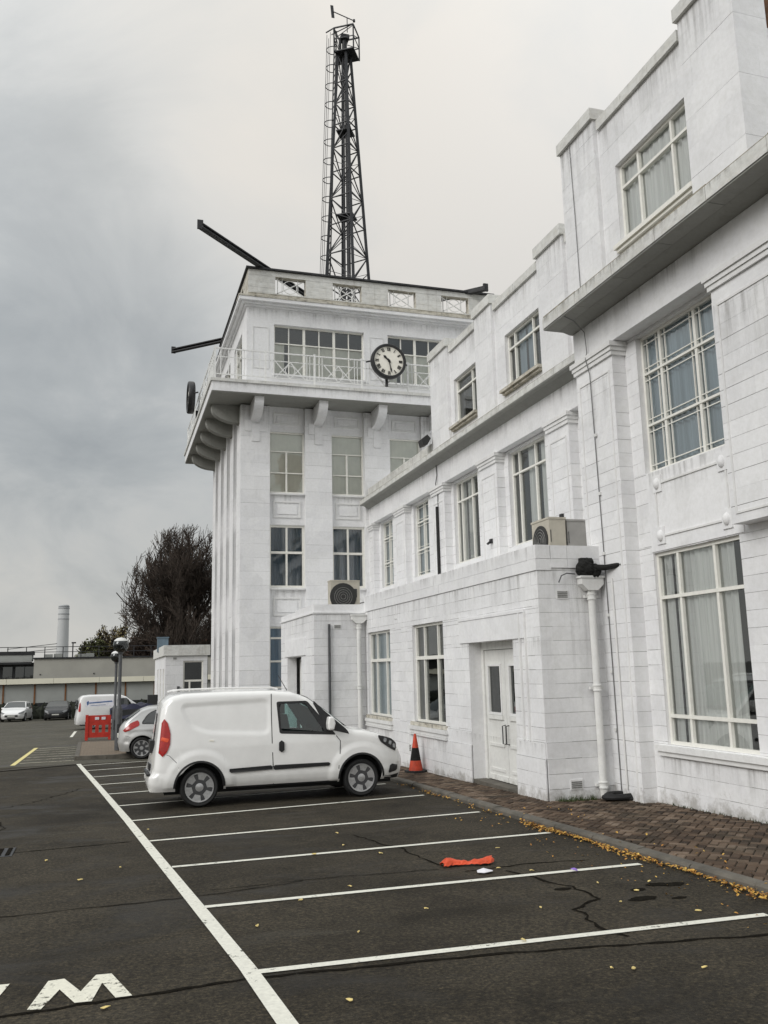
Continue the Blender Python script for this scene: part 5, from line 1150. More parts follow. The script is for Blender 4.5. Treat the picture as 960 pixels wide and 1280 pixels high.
for sd in (-1, 1):
    vc.ring(SW, SWi, sd, .004, 'window_frame', 'blackplastic'); vc.patch(SWi, sd, -.006, 'side_window', 'vglass', None, 8, 6, False)
    vc.patch([(2.93, 1.16), (3.33, 1.06), (3.30, 1.13), (2.90, 1.47), (2.72, 1.64), (2.70, 1.62)], sd, .005, 'pillar_trim', 'blackplastic', None, 4, 12)
    vc.seam([(1.985, 1.78), (1.98, 1.5), (1.985, 1.0), (2.0, .6), (2.01, .30)], sd, .014)
    vc.seam([(3.10, 1.04), (3.17, .95), (3.16, .75), (3.13, .5), (3.14, .32)], sd, .012)
    vc.seam([(.42, .72), (.30, .84), (.20, .86)], sd, .007, 'bumper_seam')
    vc.patch(roundpoly([(2.10, 1.0), (2.10, .81), (2.19, .81), (2.19, 1.0)], .04), sd, .022, 'door_handle', 'blackplastic', None, 4, 6)
    st = vc.patch(roundpoly([(1.27, .598), (1.27, .520), (1.99, .530), (1.99, .606)], .03), sd, .016, 'rubbing_strip', 'blackplastic', None, 12, 4)
    vc.patch(roundpoly([(2.005, .606), (2.005, .530), (2.98, .548), (2.98, .606)], .03), sd, .016, 'rubbing_strip', 'blackplastic', None, 12, 4)
    tl_ = vc.patch(roundpoly([(.125, .84), (.22, .82), (.31, 1.0), (.315, 1.2), (.25, 1.42), (.18, 1.42)], .05), sd, .014, 'tail_light', 'redlens', None, 8, 10)
    vc.patch(roundpoly([(.16, 1.06), (.285, 1.05), (.29, 1.12), (.17, 1.14)], .02), sd, .019, 'indicator', 'orange', tl_, 5, 3)
    hl_ = vc.patch(roundpoly([(3.85, 1.02), (3.90, .90), (4.02, .82), (4.20, .72), (4.235, .86), (4.10, .96)], .035), sd, .012, 'headlight', 'blackplastic', None, 10, 8)
    for (hx, hz) in ((3.99, .925), (4.09, .875), (4.17, .82)): vc.patch(roundpoly([(hx - .035, hz - .03), (hx + .02, hz - .045), (hx + .035, hz + .035), (hx - .02, hz + .045)], .02), sd, .018, 'reflector', 'lens', hl_, 4, 4)
    vc.patch(roundpoly([(4.03, .36), (4.23, .40), (4.235, .51), (4.08, .52)], .04), sd, .010, 'air_intake', 'blackplastic', None, 6, 6)
    vc.patch([(3.97, .272), (4.25, .272), (4.26, .345), (3.97, .33)], sd, .008, 'lower_bumper', 'blackplastic', None, 8, 3); vc.patch([(1.22, .27), (3.12, .27), (3.12, .30), (1.22, .30)], sd, .004, 'sill_trim', 'blackplastic', None, 12, 2)
    b = B(); mx_, mz_ = 2.98, 1.25; y_ = sd * .97
    lump_ = [(mx_ - .05, mz_ - .11), (mx_ + .05, mz_ - .11), (mx_ + .075, mz_), (mx_ + .05, mz_ + .11), (mx_ - .04, mz_ + .12), (mx_ - .06, mz_)]
    b.prism([(px_, y_ - sd * .08, pz_) for px_, pz_ in lump_], (0, sd * .19, 0)); mo = b.build('wing_mirror', 'vanwhite', van)
    bv = mo.modifiers.new('b', 'BEVEL'); bv.width = .03; bv.segments = 3
    b = B(); b.box(mx_ - .02, mx_ + .05, sd * .82, sd * .93, mz_ - .13, mz_ - .07); b.build('mirror_arm', 'blackplastic', mo)
    for wx in (.79, 3.54): vc.wheel(wx, sd, .315, .236, .20, 6, 1)
    b = B(); b.tube([(.35, sd * .70, 1.86), (.45, sd * .70, 1.885), (1.2, sd * .70, 1.895), (2.0, sd * .70, 1.885), (2.12, sd * .70, 1.855)], .017, 8); b.build('roof_rail', 'vanwhite', van, True)
for sd in (-1, 1): vc.patch(roundpoly([(.94, 1.035), (1.02, 1.03), (1.02, 1.06), (.94, 1.065)], .012), sd, .008, 'side_marker', 'dial', None, 4, 3)
vc.top_sheet(2.64, 3.26, .93, .004, 'windscreen', 'vglass', fb=.97); vc.top_sheet(3.24, 3.36, .97, .007, 'scuttle', 'blackplastic', 4, 10)
vc.top_sheet(2.58, 2.66, .93, .005, 'screen_band', 'blackplastic', 3, 10)
b = B(); b.tube([(2.36, -.30, 1.83), (2.20, -.30, 2.10)], .008, 6, True, .004); b.build('aerial', 'blackplastic', van)
b = B(); b.bar((.045, 0, .58), (.085, 0, 1.0), .012, .02); b.bar((.085, 0, 1.0), (.143, 0, 1.5), .012, .02); b.build('door_seam', 'blackplastic', van)
b = B(); b.box(.02, .085, -.28, .24, .86, 1.06); b.box(.015, .03, -.26, .26, .56, .68); b.build('rear_plate_panel', 'blackplastic', van)
b = B(); b.box(-.035, .10, -.62, .62, .51, .545); b.build('bumper_step', 'blackplastic', van)
for sd in (-1, 1):
    b = B(); b.box(2.30, 2.85, sd * .38 - .24, sd * .38 + .24, .55, .85); b.prism([(2.22, sd * .38 - .24, .8), (2.42, sd * .38 - .24, .82), (2.30, sd * .38 - .24, 1.42), (2.16, sd * .38 - .24, 1.42)], (0, .48, 0)); b.box(2.16, 2.28, sd * .38 - .13, sd * .38 + .13, 1.43, 1.62); b.build('seat', 'seat', van)
b = B(); b.prism([(2.95, -.80, .7), (3.35, -.80, .7), (3.3, -.80, 1.08), (3.05, -.80, 1.08)], (0, 1.6, 0)); b.build('dashboard', 'seat', van)
b = B(); b.tube([(2.92 + .06 * cos(a), -.38 + .18 * cos(a + pi / 2), 1.05 + .18 * sin(a + pi / 2)) for a in [2 * pi * k / 20 for k in range(21)]], .014, 6, False); b.build('steering_wheel', 'black', van)
b = B(); b.box(2.02, 2.05, -.82, .82, .5, 1.70); b.build('bulkhead', 'seat', van); b = B(); b.box(2.05, 3.3, -.8, .8, .45, .5); b.build('cab_floor', 'black', van)

# ---- generic hatchback or saloon
def make_car(name, label, cat, loc, rot, paint, group=None, length=3.95, width=1.70, hatch=True, dark=False, hi=True):
    r_ = thing(name, label, cat, loc, group, rot, local=True); L = length; k = L / 3.95
    if hatch: top = [(0, .80), (.05, .93), (.16, 1.05), (.40, 1.22), (.62, 1.38), (.85, 1.455), (1.4, 1.49), (1.9, 1.48), (2.2, 1.43), (2.55, 1.24), (2.90, 1.01), (3.05, .95), (3.4, .87), (3.7, .77), (3.88, .64), (3.95, .52)]
    else: top = [(0, .78), (.06, .92), (.2, .98), (.55, 1.02), (.8, 1.14), (1.2, 1.36), (1.55, 1.43), (1.95, 1.43), (2.2, 1.38), (2.55, 1.19), (2.88, .99), (3.05, .93), (3.45, .86), (3.72, .77), (3.88, .66), (3.95, .52)]
    top = [(x * k, z) for x, z in top]; wl = (.66 * k, 3.15 * k)
    def rel(x, z):
        d = 0
        for w_ in wl:
            q = sqrt((x - w_) ** 2 + (z - .31) ** 2)
            if q < .5 and z > .28: d += .02 * min(1, max(0, (.50 - q) / .12))
        d += -.02 * math.exp(-((z - .50) / .07) ** 2) + .012 * math.exp(-((z - .82) / .04) ** 2); return d
    c = Car(r_, L, width, top, .22, wl, .355, [(.2, .93), (.4, .985), (.62, 1.0), (.85, .985), (.95, .96), (1.2, .86), (1.49, .74)], 5.0, 4.6, [(.2, .06), (.45, 0), (.75, .03), (1.0, .05), (1.3, .05)], [(.2, -.06), (.45, 0), (.7, -.03), (1, -.03)], .10, rel, .03, .31)
    g = 'vglassdark' if dark else 'vglass'
    if hatch: q1 = [(.62, .98), (1.30, .92), (1.55, .92), (1.55, 1.36), (1.0, 1.37), (.80, 1.24)]; q2 = [(1.62, .92), (2.86, .94), (2.45, 1.20), (2.12, 1.36), (1.62, 1.37)]
    else: q1 = [(.95, .97), (1.62, .93), (1.62, 1.33), (1.38, 1.31), (1.1, 1.16)]; q2 = [(1.69, .93), (2.82, .94), (2.45, 1.17), (2.12, 1.31), (1.69, 1.33)]
    q1 = [(x * k, z) for x, z in q1]; q2 = [(x * k, z) for x, z in q2]
    def shrink(P_, d): cx__ = sum(p[0] for p in P_) / len(P_); cz__ = sum(p[1] for p in P_) / len(P_); return [(cx__ + (x - cx__) * (1 - d), cz__ + (z - cz__) * (1 - d)) for x, z in P_]
    c.body(paint, 110 if hi else 60, 24 if hi else 14, [], [])
    c.under(.16, .5)
    for sd in (-1, 1):
        for q in (q1, q2): c.patch(roundpoly(q, .05), sd, .004, 'window_frame', 'blackplastic', None, 10, 8, False); c.patch(roundpoly(shrink(q, .08), .04), sd, .008, 'side_window', 'vglassdark', None, 10, 8, False)
        if hatch: c.patch(roundpoly([(.10 * k, .78), (.22 * k, .76), (.60 * k, .95), (.56 * k, 1.10), (.34 * k, 1.02)], .05), sd, .012, 'tail_light', 'redlens', None, 8, 8)
        else: c.patch(roundpoly([(.03, .72), (.34, .74), (.36, .86), (.06, .90)], .03), sd, .012, 'tail_light', 'redlens', None, 8, 4)
        hl = c.patch(roundpoly([(3.42 * k, .80), (3.52 * k, .68), (3.88 * k, .56), (3.91 * k, .66), (3.75 * k, .745)], .03), sd, .010, 'headlight', 'lens', None, 8, 6)
        for wx in wl: c.wheel(wx, sd, .305, .225, .19, 7, 0)
        if hi:
            c.seam([(1.58 * k, .92), (1.57 * k, .7), (1.50 * k, .45), (1.50 * k, .27)], sd, .010); c.seam([(2.72 * k, .93), (2.76 * k, .7), (2.72 * k, .3)], sd, .010); c.seam([(.34 * k, .62), (.20 * k, .66), (.06 * k, .66)], sd, .009, 'bumper_seam'); c.seam([(1.02 * k, .90), (1.0 * k, .80), (.95 * k, .70)], sd, .008)
            c.patch(roundpoly([(1.66 * k, .84), (1.86 * k, .845), (1.86 * k, .815), (1.66 * k, .81)], .01), sd, .022, 'door_handle', paint, None, 4, 3)
        b = B(); b.prism([(2.60 * k, sd * width * .455, .93), (2.74 * k, sd * width * .455, .94), (2.72 * k, sd * width * .455, 1.06), (2.62 * k, sd * width * .455, 1.06)], (0, sd * .17, 0)); mo = b.build('wing_mirror', paint, r_); bv = mo.modifiers.new('b', 'BEVEL'); bv.width = .025; bv.segments = 2
    c.top_sheet(2.16 * k, 2.90 * k, .90, .006, 'windscreen', 'vglassdark', fb=.96)
    if hatch: c.top_sheet(.17 * k, .60 * k, .86, .006, 'rear_window', 'vglassdark', fb=.90)
    else: c.top_sheet(.68 * k, 1.28 * k, .9, .006, 'rear_window', 'vglassdark', fb=.88)
    b = B(); X_ = L - .012; n = 12; pts = []
    b.box(L - .16, L - .004, -.46, .46, .36, .50); b.box(L - .14, L - .006, -.30, .30, .24, .30); b.build('grille', 'blackplastic', r_)
    b = B(); b.box(L - .06, L + .006, -.26, .26, .39, .47); b.build('number_plate', 'plate', r_)
    b = B(); b.box(-.012, .08, -.26, .26, .60, .71); b.build('number_plate', 'plate', r_)
    return r_
make_car('hatchback', 'silver hatchback with a big red tail light parked beyond the white van', 'car', (.34, 27.60, gz(27.6)), (-TILT, 0, 0), 'silver')
gA = 'cars parked along the far boundary'
make_car('parked_car', 'white hatchback with a dark oval grille parked by the far wall', 'car', (-6.45, 77.2, gz(77)), (0, -TILT, -pi / 2 - .10), 'carwhite', gA, 4.2, 1.80, True, True, False)
make_car('parked_car', 'black saloon parked between the white hatchback and the far white van', 'car', (-3.55, 77.4, gz(77)), (0, -TILT, -pi / 2 - .04), 'carblack', gA, 4.4, 1.80, False, True, False)
make_car('parked_car', 'dark car cut off by the left edge of the photo beside the white hatchback', 'car', (-9.35, 77.3, gz(77)), (0, -TILT, -pi / 2 - .06), 'carblack', gA, 4.3, 1.80, False, True, False)
make_car('parked_car', 'black hatchback half hidden behind the far lettered van', 'car', (-1.2, 77.6, gz(77)), (0, -TILT, -pi / 2), 'carblack', gA, 4.1, 1.75, True, True, False)
# ---- far white van with blue lettering
fv = thing('lettered_van', 'small white van with blue lettering on its side behind the red barrier', 'van', (-1.62, 52.3, gz(52.3)), None, (-TILT, 0, .10), local=True)
fc = Car(fv, 4.4, 1.80, [(0, 1.62), (.06, 1.72), (.2, 1.80), (.6, 1.83), (1.9, 1.83), (2.3, 1.80), (2.6, 1.70), (3.0, 1.40), (3.35, 1.15), (3.8, 1.06), (4.15, .94), (4.33, .78), (4.4, .62)], .27, (.85, 3.5), .38, [(.2, .92), (.4, .98), (.7, 1.0), (1.1, .98), (1.83, .89)], 12, 6, [(.2, 0), (.5, -.02), (1.8, .15)], [(.2, -.06), (.5, 0), (1, -.05)], .12, None, .03, .31)
fc.body('carwhite', 80, 20); fc.under(); fc.arch_trim()
for sd in (-1, 1):
    fc.patch(roundpoly([(2.1, 1.62), (2.12, 1.12), (3.05, 1.08), (2.65, 1.62)], .05), sd, .006, 'side_window', 'vglassdark', None, 8, 6, False); fc.seam([(2.0, 1.75), (2.0, .3)], sd, .016); fc.seam([(3.12, 1.05), (3.1, .32)], sd, .014)
    fc.patch(roundpoly([(.07, .95), (.2, .95), (.2, 1.45), (.14, 1.45)], .03), sd, .012, 'tail_light', 'redlens', None, 4, 6); fc.patch(roundpoly([(3.9, .98), (4.0, .82), (4.24, .72), (4.24, .84)], .03), sd, .012, 'headlight', 'lens', None, 6, 5)
    for wx in (.85, 3.5): fc.wheel(wx, sd, .315, .22, .2, 6, 0)
    fc.patch(roundpoly([(.42, 1.55), (1.95, 1.55), (1.95, 1.2), (.42, 1.2)], .03), sd, .004, 'side_sign', 'lens' if 0 else 'paper', None, 6, 6, False)
    random.seed(4); x = .52
    b = B()
    fc.patch(roundpoly([(.50, 1.52), (.62, 1.53), (.60, 1.30), (.52, 1.26)], .03), sd, .008, 'lettering', 'label', None, 3, 4, False); fc.patch(roundpoly([(.60, 1.47), (1.86, 1.50), (1.86, 1.41), (.62, 1.37)], .03), sd, .008, 'lettering', 'label', None, 8, 2, False); fc.patch(roundpoly([(.7, 1.29), (1.5, 1.30), (1.5, 1.265), (.7, 1.255)], .01), sd, .008, 'lettering', 'label', None, 8, 2, False)
fc.top_sheet(2.62, 3.3, .9, .006, 'windscreen', 'vglassdark', fb=.95)
b = B(); b.box(.0, .05, -.65, -.05, 1.1, 1.6); b.box(.0, .05, .05, .65, 1.1, 1.6); b.build('rear_window', 'vglassdark', fv)
# ------------------------------------------------------------------ far low building with canopy
FB = thing('low_building', 'long low cream building with a pale canopy fascia and railed flat roof', 'building', (-4, 80, gz(80)))
zg = gz(80)
b = B(); b.box(-6.1, 14, 82.0, 90, zg, 3.36); b.build('upper_wall', 'cream', FB)
b = B(); b.box(-30, -6.15, 82.6, 90, zg, 3.1); b.build('dark_block', 'darkwall', FB)
for x in (-8.6, -7.6, -6.9): b = B(); b.box(x, x + .75, 82.55, 82.6, 1.75, 2.75); b.build('window', 'vglassdark', FB)
b = B(); b.box(-30, -6.3, 81.9, 82.6, 2.95, 3.15); b.box(-9.2, -6.2, 82.2, 84, 3.75, 4.05); b.build('dark_roof_edge', 'darkwall', FB)
b = B(); b.box(-9.0, -6.3, 82.25, 83.9, 3.2, 3.74); b.build('rooftop_box', 'panelgrey', FB)
b = B(); b.box(-6.15, 14, 81.9, 90, 3.362, 3.50); b.build('roof_edge', 'darkwall', FB)
for i in range(12):
    x = -30 + 44 / 12 * i; b = B(); b.box(x + .01, x + 44 / 12 - .01, 79.8, 80.1, 1.28, 1.72); b.build('fascia_panel', 'fascia', FB)
b = B(); b.box(-30, 14, 80.1, 82.6, 1.35, 1.70); b.build('canopy', 'darkwall', FB)
px_ = [-30.2 + 2.44 * i for i in range(19)]
for x in px_: b = B(); b.box(x - .06, x + .06, 80.15, 80.3, zg, 1.345); b.build('post', 'brownpost', FB)
for x, x2 in zip(px_, px_[1:]): b = B(); b.box(x + .07, x2 - .07, 80.2, 80.26, -.30, 1.22); b.build('wall_panel', 'panelgrey', FB)
b = B(); b.box(-30, 14, 80.22, 80.5, zg, -.30); b.build('lower_wall', 'darkwall', FB)
for x in (-5.6, -1.2): b = B(); b.box(x, x + .1, 81.95, 82.0, 2.0, 2.1); b.build('wall_fitting', 'darkwall', FB)
rl = None
f = B(); f.bar((-10, 82.6, 4.42), (13, 82.6, 4.42), .06); f.bar((-10, 82.6, 3.98), (13, 82.6, 3.98), .05); rl = f.build('roof_railing', 'dark_metal', FB)
for i in range(16): b = B(); x = -9.8 + 1.5 * i; b.bar((x, 82.6, 3.45), (x, 82.6, 4.44), .07); b.build('railing_post', 'dark_metal', rl)
b = B(); b.bar((-8.5, 84, 4.30), (-4.4, 84.2, 4.75), .05); b.bar((-8.5, 84, 3.9), (-4.4, 84.2, 4.3), .05); b.bar((-3.0, 82.7, 3.45), (-3.0, 82.7, 4.75), .10); b.box(-3.12, -2.75, 82.6, 82.8, 4.70, 4.82); b.build('roof_lamp', 'dark_metal', FB)
b = B()
for (x, y, z) in ((-5.4, 83.3, 3.55), (-4.6, 83.5, 3.6), (-2.6, 83.4, 3.55), (-1.9, 83.2, 3.6)): b.box(x, x + .7, y, y + .5, 3.45, z + .25)
b.build('roof_plant', 'panelgrey', FB)
# boundary hedge and tarpaulin
b = B(); random.seed(9)
for i in range(70): lump(b, (-24 + i * .5 + random.uniform(-.2, .2), 79.3 + random.uniform(-.2, .2), zg + .5), .62, 7, 5, .25, 1, .6, random.uniform(1.0, 1.35))
tag(kind(b.build('boundary_hedge', 'hedge'), 'stuff'), 'dark clipped hedge in front of the panelled far wall', 'hedge')
hd = thing('skip_container', 'long navy-blue sheeted skip standing between the lettered van and the small white block', 'skip', (1.6, 50.5, gz(50.5)))
z5 = gz(50.5); b = B(); b.prism([(.40, 50.2, z5 + .05), (3.6, 50.2, z5 + .05), (3.7, 50.2, z5 + 1.02), (.22, 50.2, z5 + 1.02)], (0, 1.7, 0)); b.build('tub', 'darkwall', hd)
b = B(); vs = []
for i in range(31):
    for j in range(7):
        x = .18 + 3.56 * i / 30; y = 50.12 + 1.86 * j / 6; e = abs(j - 3) == 3; vs.append((x, y, z5 + (.55 if e else 1.06) + .10 * sin(i * .8) * sin(j * 1.3) * (0 if e else 1) + .22 * sin(pi * i / 30) * (0 if e else 1)))
b.add(vs, [(i * 7 + j, (i + 1) * 7 + j, (i + 1) * 7 + j + 1, i * 7 + j + 1) for i in range(30) for j in range(6)]); b.build('sheet', 'navy', hd, True, fix=False)
b = B(); b.box(2.15, 2.75, 50.4, 51.0, z5 + 1.0, z5 + 1.75); single(b, 'waste_bin', 'darkwall', 'dark square bin top standing above the navy sheeted skip', 'bin', (2.45, 50.7, z5 + 1.0))
# ------------------------------------------------------------------ small white block left of the tower
SB = thing('small_white_block', 'small flat-roofed white block with a dark window to the left of the tower foot', 'building', (3.7, 44, gz(44)))
z4 = gz(44); SW_ = (3.50, 4.46, .55, 2.46)
b = B(); wallcore(b, 'Y', 44.0, 2.66, 4.66, z4 - .3, 3.10, [SW_], .3); wallcore(b, 'X', 2.66, 44.31, 54, z4 - .3, 3.10, [(45 + 2.6 * i, 46.2 + 2.6 * i, .4, 2.1) for i in range(3)], .3); b.box(4.4, 4.66, 44.3, 54, z4 - .3, 3.1); b.box(2.95, 4.4, 53.7, 54, z4 - .3, 3.1); b.box(2.9, 4.42, 44.3, 53.7, 2.7, 2.8); b.build('wall', 'wall', SB)
blocks(SB, 'Y', 44.0, 2.66, 4.66, z4, 2.7, [SW_], h=.45, L=.9); flush_blocks(SB, limit=60)
b = B(); b.box(2.56, 4.78, 43.9, 44.3, 2.72, 3.22); b.box(2.56, 2.9, 44.3, 54.1, 2.72, 3.22); b.build('parapet', 'coping', SB)
window(SB, 'Y', 44.0, *SW_, [(0, .50, [(.33, .08)]), (.50, 1, [])], d=.06, fo=.07, fi=.09, gl='vglassdark')
for i in range(3): window(SB, 'X', 2.66, 45 + 2.6 * i, 46.2 + 2.6 * i, .4, 2.1, [(0, .6, [.5]), (.6, 1, [.5])], d=.05, fo=.07, fi=.06, gl='vglassdark')
b = B(); b.box(3.22, 3.34, 43.93, 44.0, .9, 1.25); b.build('meter_box', 'greypipe', SB)
grille(SB, 'Y', 44.0, 3.0, 3.2, 2.52, 2.66)
b = B(); b.box(2.5, 3.05, 48.4, 49.0, 3.0, 3.75); b.box(2.46, 3.09, 48.36, 49.04, 3.752, 3.80); single(b, 'rooftop_tank', 'bluebox', 'blue-grey box standing on the roof corner of the small white block', 'roof box', (2.78, 48.7, 2.8))
# ------------------------------------------------------------------ far chimney
ch = thing('chimney', 'tall pale banded chimney stack far away beyond the low building roof', 'chimney', (-15.0, 320, -1.6))
b = B(); b.lathe([(2.15, 0), (2.0, 12), (1.78, 22), (1.74, 27.0), (1.5, 27.6), (.01, 27.7)], (-15.0, 320, -1.6), 'Z', 28); b.build('shaft', 'chimney', ch, True)
for z in (24.9, 22.9, 21.2): b = B(); b.lathe([(1.76, -.16), (1.86, -.12), (1.86, .12), (1.76, .16)], (-15.0, 320, z), 'Z', 28); b.build('band', 'chimneyband', ch, True)
b = B(); b.lathe([(1.75, -.3), (1.81, -.2), (1.76, .2)], (-15.0, 320, 25.5), 'Z', 28); b.build('top_ring', 'chimneyband', ch, True)
# ------------------------------------------------------------------ trees
def tri_tube(vs, fs, p, q, r0, r1):
    d = (q - p); L = d.length
    if L < 1e-5: return
    d /= L; a = d.cross(Vector((.31, .2, .93))); a.normalize(); b_ = d.cross(a); k = len(vs)
    for e, r in ((p, r0), (q, r1)):
        for i in range(3): t_ = 2.094 * i; vs.append(tuple(e + a * (r * cos(t_)) + b_ * (r * sin(t_))))
    for i in range(3): j = (i + 1) % 3; fs.append((k + i, k + j, k + 3 + j, k + 3 + i))
def tree(name, label, x, y, z, H, spread, seed, leafmat, leafn, leafsz, twig=.03, depth=6, upb=.35, trunkh=.16, crown_pow=1.0, group='trees beyond the low building', lowleaf=True, stems=5, dens=.9, skirt=3):
    rnd = random.Random(seed); th = thing(name, label, 'tree', (x, y, z), group)
    tv, tf, cv, cf, lv, lf = [], [], [], [], [], []; tips = []
    base = Vector((x, y, z)); top = base + Vector((0, 0, H * trunkh)); tri_tube(tv, tf, base, top, H * .028, H * .022)
    def grow(p, d, L, r, dep):
        segs = 3; q = p
        for s_ in range(segs):
            d2 = (d + Vector((rnd.uniform(-.16, .16), rnd.uniform(-.16, .16), rnd.uniform(-.03, .12) + upb * .08))).normalized(); q2 = q + d2 * (L / segs)
            big = dep >= depth - 1; tri_tube(tv if big else cv, tf if big else cf, q, q2, max(r * (1 - .25 * s_ / segs), twig), max(r * (1 - .25 * (s_ + 1) / segs), twig)); q = q2; d = d2
            if dep <= 1: tips.append((q, d))
            if dep > 0 and s_ >= (0 if dep < depth else 1):
                for _ in range(2 if rnd.random() < dens else 1):
                    a = rnd.uniform(0, 2 * pi); sp = rnd.uniform(.35, .75); u = d.cross(Vector((cos(a), sin(a), .3))).normalized()
                    nd_ = (d * (1 - sp * .5) + u * sp + Vector((0, 0, upb * .35))).normalized()
                    rel = (q + nd_ * L * .5 - base); rr = sqrt(rel.x ** 2 + rel.y ** 2) / spread; hh = rel.z / H
                    lim = sqrt(max(0, 1 - ((hh - .45) / .56) ** 2)) if hh > .45 else .85 + .35 * hh
                    if rr > lim * rnd.uniform(.88, 1.05) or hh < .06: continue
                    grow(q, nd_, L * rnd.uniform(.52, .70), r * .55, dep - 1)
    for i in range(stems):
        a = 2 * pi * i / stems + rnd.uniform(-.3, .3); lean = rnd.uniform(.12, .42) if i else .02
        grow(top - Vector((0, 0, H * .04)), Vector((cos(a) * lean, sin(a) * lean, 1)).normalized(), H * .40, H * .014, depth)
    for i in range(stems + skirt):                           # low spreading limbs
        a = 2 * pi * i / (stems + skirt) * 2.4 + rnd.uniform(-.3, .3); grow(top + Vector((0, 0, H * rnd.uniform(-.05, .12 if skirt > 3 else 0))), Vector((cos(a), sin(a), rnd.uniform(.10, .85 if skirt > 3 else .55))).normalized(), spread * rnd.uniform(.5, .66), H * .009, depth - 1)
    def mk(v, f, n, m_):
        b = B(); b.v = v; b.f = f; o = b.build(n, m_, th, fix=False); return o
    mk(tv, tf, 'trunk', 'bark'); mk(cv, cf, 'crown', 'bark')
    rnd.shuffle(tips)
    for (p, d) in tips[:leafn]:
        for _ in range(3):
            c_ = p + Vector((rnd.uniform(-1, 1), rnd.uniform(-1, 1), rnd.uniform(-1, 1))) * leafsz * 1.6; hh = (c_.z - z) / H
            if lowleaf and rnd.random() < hh * 2.4 - .15: continue
            a = Vector((rnd.uniform(-1, 1), rnd.uniform(-1, 1), rnd.uniform(-1, 1))).normalized() * leafsz; b_ = a.cross(Vector((rnd.uniform(-1, 1), rnd.uniform(-1, 1), 1))).normalized() * leafsz * .6; k = len(lv); lv += [tuple(c_ - a), tuple(c_ + b_), tuple(c_ + a), tuple(c_ - b_)]; lf.append((k, k + 1, k + 2, k + 3))
    if lf: mk(lv, lf, 'leaves', leafmat)
    return len(cf)
TC = tree('beech_tree', 'tall dark nearly bare beech with a dense fan of twigs left of the tower', 7.9, 95, -1.7, 19.2, 7.6, 4, 'redleaf', 2600, .14, .022, 5, .5, .09, stems=7, dens=.70, skirt=20)
tree('young_tree', 'small pale yellowing tree with open twiggy crown beside the dark beech', .9, 101, -1.7, 9.6, 3.3, 8, 'yellowtwig', 1500, .13, .028, 4, .5, .12, lowleaf=False, stems=4)
tree('green_tree', 'olive-green bushy tree at the left end of the row beyond the roof railing', -1.2, 99, -1.7, 7.6, 3.0, 15, 'greenleaf', 2600, .17, .03, 4, .25, .10, lowleaf=False, stems=5)
tree('copper_tree', 'low reddish-brown leafy tree under the dark beech skirt', 3.6, 97, -1.7, 8.6, 4.2, 23, 'redleaf', 3000, .19, .03, 4, .3, .10, lowleaf=False, stems=5)
# ------------------------------------------------------------------ ground, car park, pavement
b = B(); xs = [-3000, -60, 5.5, 60, 3000]; ysr = [-60, -20, 0, 20, 40, 60, 80, 400, 4000]
vs = [(x, y, gz(y) - .012) for y in [-2000] + ysr for x in xs]
b.add(vs, [(i * 5 + j, i * 5 + j + 1, (i + 1) * 5 + j + 1, (i + 1) * 5 + j) for i in range(len(ysr)) for j in range(4)]); kind(b.build('ground', 'field', fix=False), 'structure')
b = B(); ysr = [-58, -20, 0, 10, 20, 30, 40, 60, 79.5]
b.add([(x, y, gz(y) - .004) for y in ysr for x in (-58, 5.46, 15)], [(i * 3 + j, i * 3 + j + 1, (i + 1) * 3 + j + 1, (i + 1) * 3 + j) for i in range(len(ysr) - 1) for j in range(2)])
CP = kind(b.build('car_park', 'asphalt', fix=False), 'structure')
def ribbon(pts, w_, z, name, mat, par=CP, jag=0.0, step=.25):
    P_ = [Vector((*p, 0)) for p in pts]; q = [P_[0]]
    for a, c_ in zip(P_, P_[1:]):
        n = max(1, int((c_ - a).length / step))
        for i in range(1, n + 1): q.append(a + (c_ - a) * i / n)
    b = B(); vs = []; n = len(q)
    for i, p in enumerate(q):
        d = (q[min(i + 1, n - 1)] - q[max(i - 1, 0)]).normalized(); s_ = Vector((-d.y, d.x, 0)); ww = w_ / 2 * (1 + (random.uniform(-.5, .6) if jag else 0)); o = random.uniform(-jag, jag)
        for e in (1, -1): v = p + s_ * (o + e * ww); vs.append((v.x, v.y, gz(v.y) + z))
    b.add(vs, [(2 * i, 2 * i + 2, 2 * i + 3, 2 * i + 1) for i in range(n - 1)]); return b.build(name, mat, par, fix=False)
random.seed(31)
ribbon([(1.09, 4.4), (1.03, 5.28), (.97, 6.4), (.775, 8.84), (.57, 11.4), (.36, 14.06), (-.06, 19.0), (-.68, 26.1)], .115, .002, 'edge_line', 'line')
for (a, c_) in (((.42, 14.06), (5.24, 14.68)), ((.58, 12.06), (5.28, 12.38)), ((.73, 10.2), (5.33, 10.30)), ((.88, 8.24), (5.24, 8.19)), ((1.03, 6.27), (5.02, 6.11)), ((1.15, 4.2), (5.0, 3.95)), ((.26, 16.0), (5.2, 16.75)), ((.09, 17.95), (5.15, 18.8)), ((-.07, 19.9), (5.1, 20.9)), ((-.23, 21.8), (5.05, 22.95)), ((-.4, 23.7), (5.0, 25.0)), ((-.55, 25.5), (1.2, 25.9))):
    ribbon([a, c_], .088, .0022, 'bay_line', 'line')
ribbon([(-2.42, 26.8), (-2.40, 35.2)], .13, .002, 'yellow_line', 'yellow'); ribbon([(-1.48, 43.0), (-1.50, 49.5)], .13, .002, 'lane_line', 'line')
for i in range(7): y = 27.5 + 1.2 * i; ribbon([(-2.3, y), (-.85, y + .15)], .16, .002, 'hatching_line', 'faded')
